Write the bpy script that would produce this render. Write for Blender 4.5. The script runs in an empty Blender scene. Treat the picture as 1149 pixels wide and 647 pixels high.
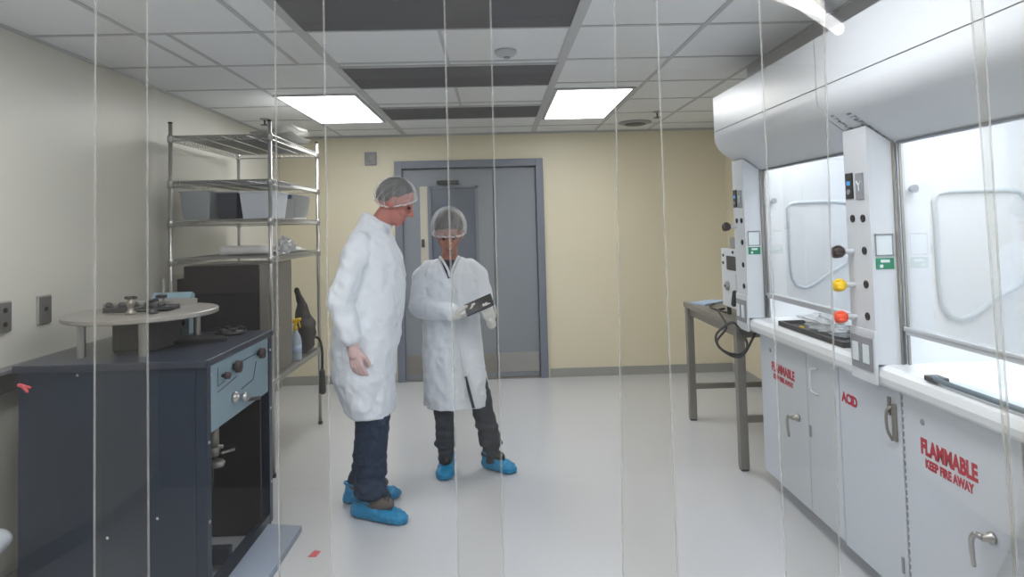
import bpy, bmesh, math, random
from mathutils import Vector, Matrix, noise
C = bpy.context.scene.collection
random.seed(4)
PI = math.pi
V = Vector

# ------------------------------------------------------------------ materials
def lin(c):
    return tuple(((v/255)/12.92 if v/255 <= .04045 else (((v/255)+.055)/1.055)**2.4) for v in c)
def mat(name, rgb, rough=.5, metal=0., spec=.5, bump=0., bscale=40., vary=0., vscale=3., coat=0., emit=None, trans=0., alpha=1.):
    m = bpy.data.materials.new(name); m.use_nodes = True
    nt = m.node_tree; b = nt.nodes['Principled BSDF']
    col = lin(rgb)+(1,)
    b.inputs['Base Color'].default_value = col
    b.inputs['Roughness'].default_value = rough
    b.inputs['Metallic'].default_value = metal
    b.inputs['Specular IOR Level'].default_value = spec
    b.inputs['Coat Weight'].default_value = coat
    b.inputs['Transmission Weight'].default_value = trans
    b.inputs['Alpha'].default_value = alpha
    tc = nt.nodes.new('ShaderNodeTexCoord')
    if vary:
        n = nt.nodes.new('ShaderNodeTexNoise'); n.inputs['Scale'].default_value = vscale; n.inputs['Detail'].default_value = 4
        nt.links.new(tc.outputs['Object'], n.inputs['Vector'])
        mx = nt.nodes.new('ShaderNodeMix'); mx.data_type = 'RGBA'
        mx.inputs['A'].default_value = tuple(v*(1-vary) for v in col[:3])+(1,)
        mx.inputs['B'].default_value = tuple(min(1, v*(1+vary)) for v in col[:3])+(1,)
        nt.links.new(n.outputs['Fac'], mx.inputs['Factor']); nt.links.new(mx.outputs['Result'], b.inputs['Base Color'])
    if bump:
        n2 = nt.nodes.new('ShaderNodeTexNoise'); n2.inputs['Scale'].default_value = bscale; n2.inputs['Detail'].default_value = 3
        nt.links.new(tc.outputs['Object'], n2.inputs['Vector'])
        bp = nt.nodes.new('ShaderNodeBump'); bp.inputs['Strength'].default_value = bump; bp.inputs['Distance'].default_value = .01
        nt.links.new(n2.outputs['Fac'], bp.inputs['Height']); nt.links.new(bp.outputs['Normal'], b.inputs['Normal'])
    if emit:
        b.inputs['Emission Color'].default_value = lin(emit[0])+(1,); b.inputs['Emission Strength'].default_value = emit[1]
    return m

def film(name, rgb, haze, rough=.05, gloss=1., tint=(1, 1, 1)):
    """clear plastic: mostly see-through, a little milky, shiny at grazing angles"""
    m = bpy.data.materials.new(name); m.use_nodes = True; nt = m.node_tree
    for n in list(nt.nodes): nt.nodes.remove(n)
    out = nt.nodes.new('ShaderNodeOutputMaterial'); tr = nt.nodes.new('ShaderNodeBsdfTransparent')
    tr.inputs['Color'].default_value = tuple(tint)+(1,)
    df = nt.nodes.new('ShaderNodeBsdfDiffuse'); df.inputs['Color'].default_value = lin(rgb)+(1,)
    tl = nt.nodes.new('ShaderNodeBsdfTranslucent'); tl.inputs['Color'].default_value = lin(rgb)+(1,)
    ad = nt.nodes.new('ShaderNodeMixShader'); ad.inputs[0].default_value = .5
    nt.links.new(df.outputs[0], ad.inputs[1]); nt.links.new(tl.outputs[0], ad.inputs[2])
    mx = nt.nodes.new('ShaderNodeMixShader'); mx.inputs[0].default_value = haze
    nt.links.new(tr.outputs[0], mx.inputs[1]); nt.links.new(ad.outputs[0], mx.inputs[2])
    gl = nt.nodes.new('ShaderNodeBsdfGlossy'); gl.inputs['Roughness'].default_value = rough
    fr = nt.nodes.new('ShaderNodeFresnel'); fr.inputs['IOR'].default_value = 1.45
    mu = nt.nodes.new('ShaderNodeMath'); mu.operation = 'MULTIPLY'; mu.inputs[1].default_value = gloss
    nt.links.new(fr.outputs[0], mu.inputs[0])
    m2 = nt.nodes.new('ShaderNodeMixShader'); nt.links.new(mu.outputs[0], m2.inputs[0])
    nt.links.new(mx.outputs[0], m2.inputs[1]); nt.links.new(gl.outputs[0], m2.inputs[2])
    nt.links.new(m2.outputs[0], out.inputs[0])
    return m

M = {}
M['wall_left'] = mat('painted_wall_left', (206, 204, 195), .38, bump=.05, bscale=8, vary=.015, vscale=.8)
M['wall_back'] = mat('painted_wall_back', (226, 218, 192), .42, bump=.05, bscale=8, vary=.02, vscale=.8)
M['wall_rear'] = mat('painted_wall_rear', (96, 96, 94), .6)
M['tile'] = mat('ceiling_tile', (230, 232, 234), .75, bump=.15, bscale=180, vary=.02)
M['tbar'] = mat('ceiling_grid_metal', (186, 188, 190), .5)
M['filter'] = mat('grey_filter_face', (84, 84, 90), .7, bump=.3, bscale=120, vary=.08, vscale=14)
M['floor'] = mat('grey_vinyl_floor', (200, 202, 206), .24, bump=.03, bscale=5, vary=.03, vscale=2.)
M['base'] = mat('grey_cove_base', (158, 158, 154), .5)
M['door'] = mat('blue_grey_door_paint', (136, 142, 150), .4, vary=.03)
M['frame'] = mat('grey_frame_paint', (118, 124, 138), .4)
M['white'] = mat('white_enamel', (208, 213, 219), .28, vary=.01, vscale=1.5)
M['whitecab'] = mat('white_cabinet_enamel', (198, 205, 213), .33, vary=.015, vscale=2)
M['liner'] = mat('white_hood_liner', (232, 236, 240), .4)
M['bench'] = mat('white_epoxy_bench', (228, 232, 236), .25)
M['black'] = mat('black_plastic', (30, 30, 34), .45)
M['knobdark'] = mat('dark_brown_knob', (52, 38, 40), .45)
M['yellow'] = mat('yellow_plastic', (240, 198, 30), .4)
M['red'] = mat('orange_red_plastic', (236, 84, 52), .4)
M['blueled'] = mat('blue_display', (60, 130, 190), .3, emit=((60, 140, 210), .4))
M['greypanel'] = mat('grey_plate', (142, 144, 150), .45)
M['steel'] = mat('stainless_steel', (176, 174, 170), .32, metal=.85, vary=.06, vscale=9)
M['steel_dull'] = mat('dull_stainless', (150, 146, 140), .45, metal=.6, vary=.08, vscale=7)
M['chrome'] = mat('chrome_wire', (190, 190, 188), .28, metal=.9)
M['navy'] = mat('dark_navy_cabinet', (22, 38, 58), .33, vary=.08, vscale=2)
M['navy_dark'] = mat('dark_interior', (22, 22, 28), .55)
M['ltblue'] = mat('pale_blue_panel', (134, 158, 170), .4, vary=.04, vscale=5)
M['darkgrey'] = mat('dark_grey_plastic', (56, 56, 60), .5)
M['boxblack'] = mat('black_front', (44, 40, 42), .5)
M['tabletop'] = mat('grey_disc', (158, 154, 148), .4, metal=.3)
M['green'] = mat('green_label', (28, 130, 96), .5)
M['label'] = mat('pale_label', (214, 224, 228), .5)
M['redtext'] = mat('red_lettering', (176, 30, 56), .5)
M['redtape'] = mat('red_tape', (206, 84, 92), .5)
M['greytext'] = mat('grey_lettering', (136, 140, 146), .5)
M['coatm'] = mat('white_lab_coat_fabric', (222, 228, 236), .7, bump=1.0, bscale=13, vary=.02, vscale=10)
M['skin_m'] = mat('skin_reddish', (182, 116, 106), .5, vary=.05, vscale=20)
M['skin_w'] = mat('skin_tan', (172, 116, 98), .5, vary=.05, vscale=20)
M['glove_m'] = mat('translucent_glove_over_skin', (214, 182, 180), .45, vary=.08, vscale=30)
M['glove_w'] = mat('white_glove', (226, 226, 222), .45, vary=.05, vscale=30)
M['hair_m'] = mat('grey_brown_hair', (58, 58, 60), .7, bump=.5, bscale=90)
M['hair_w'] = mat('dark_hair', (36, 34, 38), .7, bump=.5, bscale=90)
M['jeans'] = mat('dark_blue_denim', (20, 42, 70), .8, bump=.4, bscale=50, vary=.4, vscale=7)
M['trousers'] = mat('dark_slate_trousers', (46, 52, 62), .8, bump=.3, bscale=60, vary=.1, vscale=8)
M['shirt'] = mat('navy_shirt', (34, 38, 56), .8)
M['cover'] = mat('blue_shoe_cover_plastic', (0, 130, 180), .45, bump=.5, bscale=70, vary=.14, vscale=25)
M['shoe'] = mat('brown_grey_shoe', (92, 84, 80), .7)
M['eye'] = mat('eye', (60, 50, 48), .2)
M['lip'] = mat('lips', (170, 92, 92), .5)
M['net'] = film('hair_net_mesh', (250, 250, 252), .12, .5, .06)
M['netrim'] = film('hair_net_rim', (250, 250, 252), .7, .5, .1)
M['pleat'] = film('hair_net_pleat', (250, 250, 252), .24, .5, .03)
M['strip'] = film('clear_pvc_strip', (206, 202, 194), .014, .012, .6, (.98, .975, .962))
M['stripedge'] = film('clear_pvc_edge', (240, 240, 238), .22, .3, .12)
M['glass'] = film('sash_glass', (235, 240, 244), .008, .03, .5)
M['bin'] = film('clear_bin', (222, 228, 234), .42, .15, .8)
M['whitebin'] = mat('white_bin', (206, 212, 222), .4)
M['darkbin'] = mat('dark_bin', (62, 66, 78), .4)
M['foam'] = mat('white_foam', (226, 226, 224), .7)
M['plasticbag'] = film('crumpled_plastic', (236, 240, 244), .6, .15, 1.)
M['bottle'] = mat('pale_bottle', (176, 190, 204), .35)
M['bluepad'] = mat('blue_paper', (170, 190, 214), .6)
M['papers'] = mat('paper', (214, 218, 224), .6)
M['lamp'] = mat('lamp_diffuser', (255, 255, 255), .5, emit=((250, 252, 255), 7.0))
M['hoodlamp'] = mat('hood_lamp', (255, 255, 255), .5, emit=((246, 250, 255), 14.0))
M['tube'] = mat('tube_lamp', (255, 255, 255), .5, emit=((250, 252, 255), 12.0))
M['cream'] = mat('cream_strip', (196, 190, 176), .5)

# ------------------------------------------------------------------ mesh helpers
def B(): return bmesh.new()
def obj(name, bm, m, parent=None, smooth=False, loc=None):
    me = bpy.data.meshes.new(name)
    bmesh.ops.recalc_face_normals(bm, faces=bm.faces[:])
    bm.to_mesh(me); bm.free()
    for mm in (m if isinstance(m, (list, tuple)) else [m]): me.materials.append(mm)
    o = bpy.data.objects.new(name, me); C.objects.link(o)
    if smooth:
        for p in me.polygons: p.use_smooth = True
    if parent is not None:
        o.parent = parent; o.location = -world_loc(parent)
    return o
def world_loc(o):
    v = V(o.location)
    while o.parent is not None:
        o = o.parent; v = v + V(o.location)
    return v
def thing(name, label, cat, loc, group=None):
    o = bpy.data.objects.new(name, None); o.empty_display_size = .1; C.objects.link(o)
    o.location = loc; tag(o, label, cat, group); return o
def tag(o, label, cat, group=None, kind=None):
    o['label'] = label; o['category'] = cat
    if group: o['group'] = group
    if kind: o['kind'] = kind
    return o
def struct(name, bm, m, label=None):
    o = obj(name, bm, m); o['kind'] = 'structure'
    if label: o['label'] = label
    return o
def bx(bm, x0, x1, y0, y1, z0, z1, bev=0., mi=0):
    r = bmesh.ops.create_cube(bm, size=1)
    vs = r['verts']
    for v in vs:
        v.co = V(((x0+x1)/2+v.co.x*(x1-x0), (y0+y1)/2+v.co.y*(y1-y0), (z0+z1)/2+v.co.z*(z1-z0)))
    fs = set(f for v in vs for f in v.link_faces)
    if bev:
        es = list(set(e for v in vs for e in v.link_edges))
        rr = bmesh.ops.bevel(bm, geom=es, offset=bev, segments=2, affect='EDGES', profile=.5)
        fs = set(rr['faces']) | set(f for f in fs if f.is_valid)
    if mi:
        for f in fs: f.material_index = mi
    return bm
def frame_to(d):
    d = V(d).normalized(); up = V((0, 0, 1)) if abs(d.z) < .95 else V((1, 0, 0))
    a = d.cross(up).normalized(); b = d.cross(a).normalized()
    return a, b
def tube(bm, pts, r, seg=8, closed=False, caps=True):
    pts = [V(p) for p in pts]; n = len(pts); rs = r if isinstance(r, (list, tuple)) else [r]*n
    rings = []; a = None
    for i, p in enumerate(pts):
        if closed: d = pts[(i+1) % n]-pts[i-1]
        else: d = pts[min(i+1, n-1)]-pts[max(i-1, 0)]
        d.normalize()
        if a is None: a, b = frame_to(d)
        else:
            a = (a-d*a.dot(d)); a = a.normalized() if a.length > 1e-6 else frame_to(d)[0]
            b = d.cross(a).normalized()
        rings.append([bm.verts.new(p+a*(rs[i]*math.cos(2*PI*k/seg))+b*(rs[i]*math.sin(2*PI*k/seg))) for k in range(seg)])
    m = n if closed else n-1
    for i in range(m):
        A, Bq = rings[i], rings[(i+1) % n]
        for k in range(seg):
            bm.faces.new((A[k], A[(k+1) % seg], Bq[(k+1) % seg], Bq[k]))
    if caps and not closed:
        bm.faces.new(rings[0][::-1]); bm.faces.new(rings[-1])
    return bm
def cyl(bm, p0, p1, r0, r1=None, seg=20):
    return tube(bm, [p0, p1], [r0, r0 if r1 is None else r1], seg)
def sweep(pts, n=6):
    """Catmull-Rom through points"""
    pts = [V(p) for p in pts]; out = []
    for i in range(len(pts)-1):
        p0 = pts[max(i-1, 0)]; p1 = pts[i]; p2 = pts[i+1]; p3 = pts[min(i+2, len(pts)-1)]
        for k in range(n):
            t = k/n
            out.append(.5*((2*p1)+(-p0+p2)*t+(2*p0-5*p1+4*p2-p3)*t*t+(-p0+3*p1-3*p2+p3)*t**3))
    out.append(pts[-1]); return out
def prism(bm, poly, axis, a, b):
    """extrude a 2-D polygon along an axis: axis 'y' uses (x,z); 'x' uses (y,z); 'z' uses (x,y)"""
    def mk(p, t):
        return {'y': (p[0], t, p[1]), 'x': (t, p[0], p[1]), 'z': (p[0], p[1], t)}[axis]
    A = [bm.verts.new(mk(p, a)) for p in poly]; Bv = [bm.verts.new(mk(p, b)) for p in poly]
    bm.faces.new(A); bm.faces.new(Bv[::-1]); n = len(poly)
    for i in range(n): bm.faces.new((A[i], Bv[i], Bv[(i+1) % n], A[(i+1) % n]))
    return bm
def lathe(bm, prof, c, axis=(0, 0, 1), seg=24):
    d = V(axis).normalized(); a, b = frame_to(d); c = V(c); rings = []
    for r, h in prof:
        rings.append([bm.verts.new(c+d*h+a*(r*math.cos(2*PI*k/seg))+b*(r*math.sin(2*PI*k/seg))) for k in range(seg)])
    for A, Bq in zip(rings, rings[1:]):
        for k in range(seg): bm.faces.new((A[k], A[(k+1) % seg], Bq[(k+1) % seg], Bq[k]))
    bm.faces.new(rings[0][::-1]); bm.faces.new(rings[-1]); return bm
def ell(bm, c, r, rot=None, sub=3):
    res = bmesh.ops.create_icosphere(bm, subdivisions=sub, radius=1)
    Mx = Matrix.Translation(V(c)) @ ((rot.to_4x4()) if rot else Matrix.Identity(4)) @ Matrix.Diagonal(V((r[0], r[1], r[2], 1)))
    for v in res['verts']: v.co = Mx @ v.co
    return bm
def rcone(bm, p0, p1, r0, r1, seg=14):
    p0, p1 = V(p0), V(p1); d = (p1-p0)
    if d.length < 1e-6: return ell(bm, p0, (r0, r0, r0), sub=2)
    d = d.normalized(); pts = []; rs = []
    for k in range(5):
        t = -PI/2+PI/2*k/4; pts.append(p0+d*(r0*math.sin(t))); rs.append(max(1e-4, r0*math.cos(t)))
    for k in range(5):
        t = PI/2*k/4; pts.append(p1+d*(r1*math.sin(t))); rs.append(max(1e-4, r1*math.cos(t)))
    return tube(bm, pts, rs, seg)
def loft(bm, rings, seg=40):
    """rings: (cx, cy, cz, rx, ry[, tiltx])  with super-elliptic section"""
    R = []
    for q in rings:
        cx, cy, cz, rx, ry = q[:5]; tl = q[5] if len(q) > 5 else 0.
        vs = []
        for k in range(seg):
            t = 2*PI*k/seg; c, s = math.cos(t), math.sin(t)
            x = rx*math.copysign(abs(c)**.85, c); y = ry*math.copysign(abs(s)**.85, s)
            vs.append(bm.verts.new((cx+x, cy+y, cz+tl*x)))
        R.append(vs)
    for A, Bq in zip(R, R[1:]):
        for k in range(seg): bm.faces.new((A[k], A[(k+1) % seg], Bq[(k+1) % seg], Bq[k]))
    bm.faces.new(R[0][::-1]); bm.faces.new(R[-1]); return bm
def fused(name, bm, m, parent, voxel=.006, smooth=4, fn=None):
    """one continuous surface from overlapping volumes"""
    bmesh.ops.recalc_face_normals(bm, faces=bm.faces[:])
    me = bpy.data.meshes.new('tmp'); bm.to_mesh(me); bm.free()
    o = bpy.data.objects.new('tmp', me); C.objects.link(o)
    md = o.modifiers.new('r', 'REMESH'); md.mode = 'VOXEL'; md.voxel_size = voxel
    sm = o.modifiers.new('s', 'SMOOTH'); sm.iterations = smooth; sm.factor = .5
    dg = bpy.context.evaluated_depsgraph_get()
    me2 = bpy.data.meshes.new_from_object(o.evaluated_get(dg))
    bpy.data.objects.remove(o); bpy.data.meshes.remove(me)
    me2.name = name; me2.materials.clear()
    for mm in (m if isinstance(m, (list, tuple)) else [m]): me2.materials.append(mm)
    if fn:
        nn = [v.normal.copy() for v in me2.vertices]
        for v, n in zip(me2.vertices, nn): v.co = fn(v.co, n)
    for p in me2.polygons: p.use_smooth = True
    o2 = bpy.data.objects.new(name, me2); C.objects.link(o2)
    if parent is not None: o2.parent = parent; o2.location = -world_loc(parent)
    return o2
def text(name, s, size, loc, rot, m, parent, align='CENTER', bold=.0, sx=1.):
    cu = bpy.data.curves.new('t', 'FONT'); cu.body = s; cu.size = size; cu.align_x = align; cu.align_y = 'CENTER'
    cu.extrude = .0006; cu.offset = bold; cu.resolution_u = 3
    o = bpy.data.objects.new('t', cu); C.objects.link(o)
    dg = bpy.context.evaluated_depsgraph_get(); dg.update()
    me = bpy.data.meshes.new_from_object(o.evaluated_get(dg)); bpy.data.objects.remove(o)
    Mx = Matrix.Translation(V(loc)) @ rot.to_4x4() @ Matrix.Diagonal(V((sx, 1, 1, 1)))
    for v in me.vertices: v.co = Mx @ v.co
    me.materials.clear(); me.materials.append(m); me.name = name
    o2 = bpy.data.objects.new(name, me); C.objects.link(o2)
    o2.parent = parent; o2.location = -world_loc(parent)
    return o2
def basis(x, y, z): return Matrix((x, y, z)).transposed()
FACE_MX = basis(V((0, -1, 0)), V((0, 0, 1)), V((-1, 0, 0)))      # text on a face looking towards -x

# ------------------------------------------------------------------ room
XL, XR, YB, YF, ZC = -2.138, 2.34, 6.62, -2.4, 2.454
struct('floor', bx(B(), XL-.1, XR+.1, YF-.1, YB+.1, -.1, 0), M['floor'])
struct('wall_left', bx(B(), XL-.1, XL, YF-.1, YB+.1, 0, ZC+.1), M['wall_left'])
struct('wall_right', bx(B(), XR, XR+.1, YF-.1, YB+.1, 0, ZC+.1), M['wall_back'])
DX0, DX1, DZ = -1.0, .49, 2.185
bm = B(); bx(bm, XL, DX0, YB, YB+.1, 0, ZC); bx(bm, DX1, XR, YB, YB+.1, 0, ZC); bx(bm, DX0, DX1, YB, YB+.1, DZ, ZC)
bx(bm, DX0-.02, DX1+.02, YB+.1, YB+.14, 0, DZ+.02)
struct('wall_back', bm, M['wall_back'])
struct('wall_front', bx(B(), XL, XR, YF-.1, YF, 0, ZC), M['wall_rear'])
ROWS = [3.08+.6245*k for k in range(-9, 6)]
COLS = [-.905, .415, 1.025, 1.565]
# ceiling with holes for filters and lamps cut as separate tiles
FIL = [(-.865, .375, 2.46, 3.06), (-.865, .375, 3.78, 4.35), (-.865, .375, 5.10, 5.64)]
LMP = [(-1.485, -.955, 4.55, 5.72), (.455, .975, 4.52, 5.76), (-1.485, -.955, 1.35, 2.55), (.455, .975, 1.35, 2.55),
       (-1.485, -.955, -.75, .42), (.455, .975, -.75, .42)]
struct('ceiling', bx(B(), XL, XR, YF, YB, ZC, ZC+.1), M['tile'])
bm = B()
for r in ROWS:
    if YF < r < YB: bx(bm, XL, XR, r-.012, r+.012, ZC-.004, ZC-.0005)
for c in COLS:
    bx(bm, c-.012, c+.012, YF, YB, ZC-.0045, ZC-.001)
for c, a_, b_ in ((-1.645, YF, 3.705), (-1.085, YF, 3.705), (-1.51, 3.1, YB)): bx(bm, c-.011, c+.011, a_, b_, ZC-.0045, ZC-.001)
bx(bm, -.885-.02, -.865, YF, YB, ZC-.006, ZC-.001); bx(bm, .375, .42, YF, YB, ZC-.006, ZC-.001)
for y0, y1 in ((3.06, 3.78), (4.35, 5.10)): bx(bm, -.255, -.235, y0, y1, ZC-.004, ZC-.0005)
bx(bm, XL, XL+.012, YF, YB, ZC-.014, ZC-.001); bx(bm, XL, XR, YB-.02, YB, ZC-.02, ZC-.001)
o = struct('trim_1', bm, M['tbar'], 'grey metal ceiling grid')
for nm, wd in (('first', 'nearest the camera, seen at the top edge'), ('second', 'middle one of the three, before the last white row'), ('third', 'farthest of the three, closest to the door')):
    pass
fl = ['wide dark grey ceiling filter panel nearest the camera', 'dark grey ceiling filter panel, middle one of the three', 'narrow-looking dark grey ceiling filter panel closest to the door']
for (x0, x1, y0, y1), lb in zip(FIL, fl):
    t = thing('ceiling_filter', lb, 'ceiling panel', ((x0+x1)/2, (y0+y1)/2, ZC), 'dark filter panels in the ceiling')
    obj('filter_face', bx(B(), x0, x1, y0, y1, ZC-.007, ZC-.001), M['filter'], t)
    f = B(); w = .012
    bx(f, x0-w, x1+w, y0-w, y0, ZC-.012, ZC-.001); bx(f, x0-w, x1+w, y1, y1+w, ZC-.012, ZC-.001)
    bx(f, x0-w, x0, y0, y1, ZC-.012, ZC-.001); bx(f, x1, x1+w, y0, y1, ZC-.012, ZC-.001)
    obj('filter_frame', f, M['tbar'], t)
ll = ['bright flat ceiling light above the wire shelving, left of the dark filters', 'bright flat ceiling light right of the dark filters',
      'ceiling light over the dark console, just in front of the view', 'ceiling light over the fume hood aisle, just in front of the view',
      'ceiling light behind the camera on the left', 'ceiling light behind the camera on the right']
for (x0, x1, y0, y1), lb in zip(LMP, ll):
    t = thing('ceiling_light', lb, 'light', ((x0+x1)/2, (y0+y1)/2, ZC), 'flat ceiling lights')
    obj('diffuser', bx(B(), x0, x1, y0, y1, ZC-.008, ZC-.002), M['lamp'], t)
    f = B(); w = .022
    bx(f, x0-w, x1+w, y0-w, y0, ZC-.014, ZC-.001); bx(f, x0-w, x1+w, y1, y1+w, ZC-.014, ZC-.001)
    bx(f, x0-w, x0, y0, y1, ZC-.014, ZC-.001); bx(f, x1, x1+w, y0, y1, ZC-.014, ZC-.001)
    obj('light_frame', f, M['tbar'], t)
# base
bm = B()
def cove(a, b, ax):
    pass
bx(bm, XL, DX0-.02, YB-.012, YB, 0, .085); bx(bm, DX1+.02, XR, YB-.012, YB, 0, .085); struct('baseboard_back', bm, M['base'])
struct('baseboard_left', bx(B(), XL, XL+.012, YF, YB, 0, .085), M['base'])
struct('baseboard_right', bx(B(), XR-.012, XR, YF, YB, 0, .085), M['base'])

# ------------------------------------------------------------------ door
d = thing('door_1', 'grey double door with a wide grey frame in the cream back wall', 'door', ((DX0+DX1)/2, YB, 0)); d['kind'] = 'structure'
f = B(); w = .075
bx(f, DX0, DX0+w, YB-.03, YB+.09, 0, DZ, .004); bx(f, DX1-w, DX1, YB-.03, YB+.09, 0, DZ, .004); bx(f, DX0+w, DX1-w, YB-.03, YB+.09, DZ-w, DZ, .004)
obj('door_frame', f, M['frame'], d)
yl = YB+.035
lf = B(); wx0, wx1, wz0, wz1 = -.66, -.17, 1.02, 1.93
bx(lf, -.925, wx0, yl, yl+.045, .01, DZ-w-.004); bx(lf, wx1, -.02, yl, yl+.045, .01, DZ-w-.004)
bx(lf, wx0, wx1, yl, yl+.045, .01, wz0); bx(lf, wx0, wx1, yl, yl+.045, wz1, DZ-w-.004)
a = obj('door_leaf', lf, M['door'], d)
a['label'] = 'wide left door leaf with a window'
obj('window_pane', bx(B(), wx0, wx1, yl+.015, yl+.028, wz0, wz1), mat('window_pane_grey', (104, 112, 124), .15), a)
f = B()
for q in ((wx0, wx0+.018, wz0, wz1), (wx1-.03, wx1, wz0, wz1), (wx0, wx1, wz1-.02, wz1), (wx0, wx1, wz0, wz0+.02)): bx(f, q[0], q[1], yl-.006, yl+.01, q[2], q[3])
obj('window_bead', f, M['frame'], a)
obj('cream_strip', bx(B(), -.755, -.68, yl-.012, yl, .02, 1.93), M['cream'], d)
lt = B(); bx(lt, -.745, -.715, yl-.02, yl-.012, 1.32, 1.40, .002); cyl(lt, (-.73, yl-.02, 1.36), (-.73, yl-.05, 1.36), .012); bx(lt, -.74, -.72, yl-.06, yl-.045, 1.33, 1.37)
obj('latch', lt, M['darkgrey'], d)
b2 = obj('door_leaf', bx(B(), -.012, .41, yl, yl+.045, .01, DZ-w-.004, .002), M['door'], d); b2['label'] = 'narrow right door leaf'
obj('kick_plate', bx(B(), .0, .40, yl-.003, yl, .06, .25), M['steel'], b2)
k3 = obj('kick_plate', bx(B(), -.91, -.03, yl-.003, yl, .06, .25), M['steel_dull'], a)
obj('door_closer', bx(B(), -.58, -.36, yl-.05, yl, 1.945, 1.985, .004), M['darkgrey'], d)
obj('threshold', bx(B(), DX0+w, DX1-w, YB-.02, YB+.09, 0, .009), M['steel_dull'], d)
s = thing('wall_speaker', 'small square grey box on the back wall left of the door', 'wall box', (-1.233, YB, 2.22))
obj('housing', bx(B(), -1.29, -1.175, YB-.03, YB, 2.155, 2.285, .006), M['greypanel'], s)
obj('grille', lathe(B(), [(.035, 0), (.035, .006), (.012, .01)], (-1.233, YB-.03, 2.22), (0, -1, 0)), M['base'], s, True)

# wall outlets (left wall, looking towards +x)
def outlet(y0, y1, z0, z1, lb, dots):
    t = thing('wall_outlet', lb, 'outlet', (XL, (y0+y1)/2, (z0+z1)/2), 'wall outlets on the left wall')
    obj('back_box', bx(B(), XL, XL+.012, y0-.004, y1+.004, z0-.004, z1+.006, .003), M['base'], t)
    obj('cover_plate', bx(B(), XL+.012, XL+.017, y0, y1, z0, z1, .002), mat('steel_plate', (120, 118, 118), .4, metal=.5), t)
    for z in dots:
        obj('socket', lathe(B(), [(.011, 0), (.011, .004), (.004, .005)], (XL+.017, (y0+y1)/2, z), (1, 0, 0), 12), M['black'], t)
outlet(3.132, 3.212, 1.118, 1.243, 'steel outlet plate on the left wall, the farther of the two', [1.185])
outlet(2.872, 2.953, 1.118, 1.243, 'steel outlet plate on the left wall at the very left edge', [1.21, 1.15])

# ceiling fittings
def sprinkler(x, y, lb):
    t = thing('sprinkler', lb, 'sprinkler', (x, y, ZC-.001), 'ceiling sprinklers')
    obj('escutcheon', lathe(B(), [(.04, 0), (.038, -.006), (.014, -.012)], (x, y, ZC-.001), seg=16), M['base'], t)
    obj('stem', cyl(B(), (x, y, ZC-.01), (x, y, ZC-.05), .008, seg=8), M['darkgrey'], t)
    obj('deflector', lathe(B(), [(.008, 0), (.034, -.003), (.034, -.007)], (x, y, ZC-.048), seg=12), M['darkgrey'], t)
sprinkler(-1.89, 5.48, 'small pendent ceiling sprinkler above the wire shelving')
sprinkler(1.40, 5.55, 'small pendent ceiling sprinkler in front of the round grey vent')
t = thing('smoke_detector', 'small round white detector on the ceiling between the first two dark filters', 'detector', (.076, 3.5, ZC))
obj('detector_body', lathe(B(), [(.06, -.001), (.06, -.014), (.045, -.03), (.02, -.034)], (.076, 3.5, ZC)), M['tbar'], t, True)
obj('sensor_window', lathe(B(), [(.018, -.032), (.016, -.042)], (.082, 3.5, ZC), seg=12), M['greypanel'], t)
t = thing('round_vent', 'round grey ceiling vent near the back wall', 'vent', (1.33, 6.12, ZC))
obj('vent_ring', lathe(B(), [(.155, -.001), (.15, -.012), (.12, -.02)], (1.33, 6.12, ZC)), M['greypanel'], t)
obj('vent_core', lathe(B(), [(.10, -.02), (.09, -.028), (.03, -.03)], (1.33, 6.12, ZC)), M['darkgrey'], t)

# ------------------------------------------------------------------ fume hoods, bench, cabinets (right)
YE = 3.985
# filler above hoods
struct('trim_2', bx(B(), 1.57, 1.60, -.2, YE, 2.20, ZC), mat('filler_panel', (172, 172, 174), .5))
# benchtop
prof = [(1.475, .867), (1.462, .880), (1.455, .905), (1.462, .932), (1.485, .946), (2.32, .946), (2.32, .867)]
tag(obj('benchtop', prism(B(), prof, 'y', .9, YE), M['bench'], None), 'long white rounded-edge benchtop under both fume hoods', 'worktop')

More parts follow.
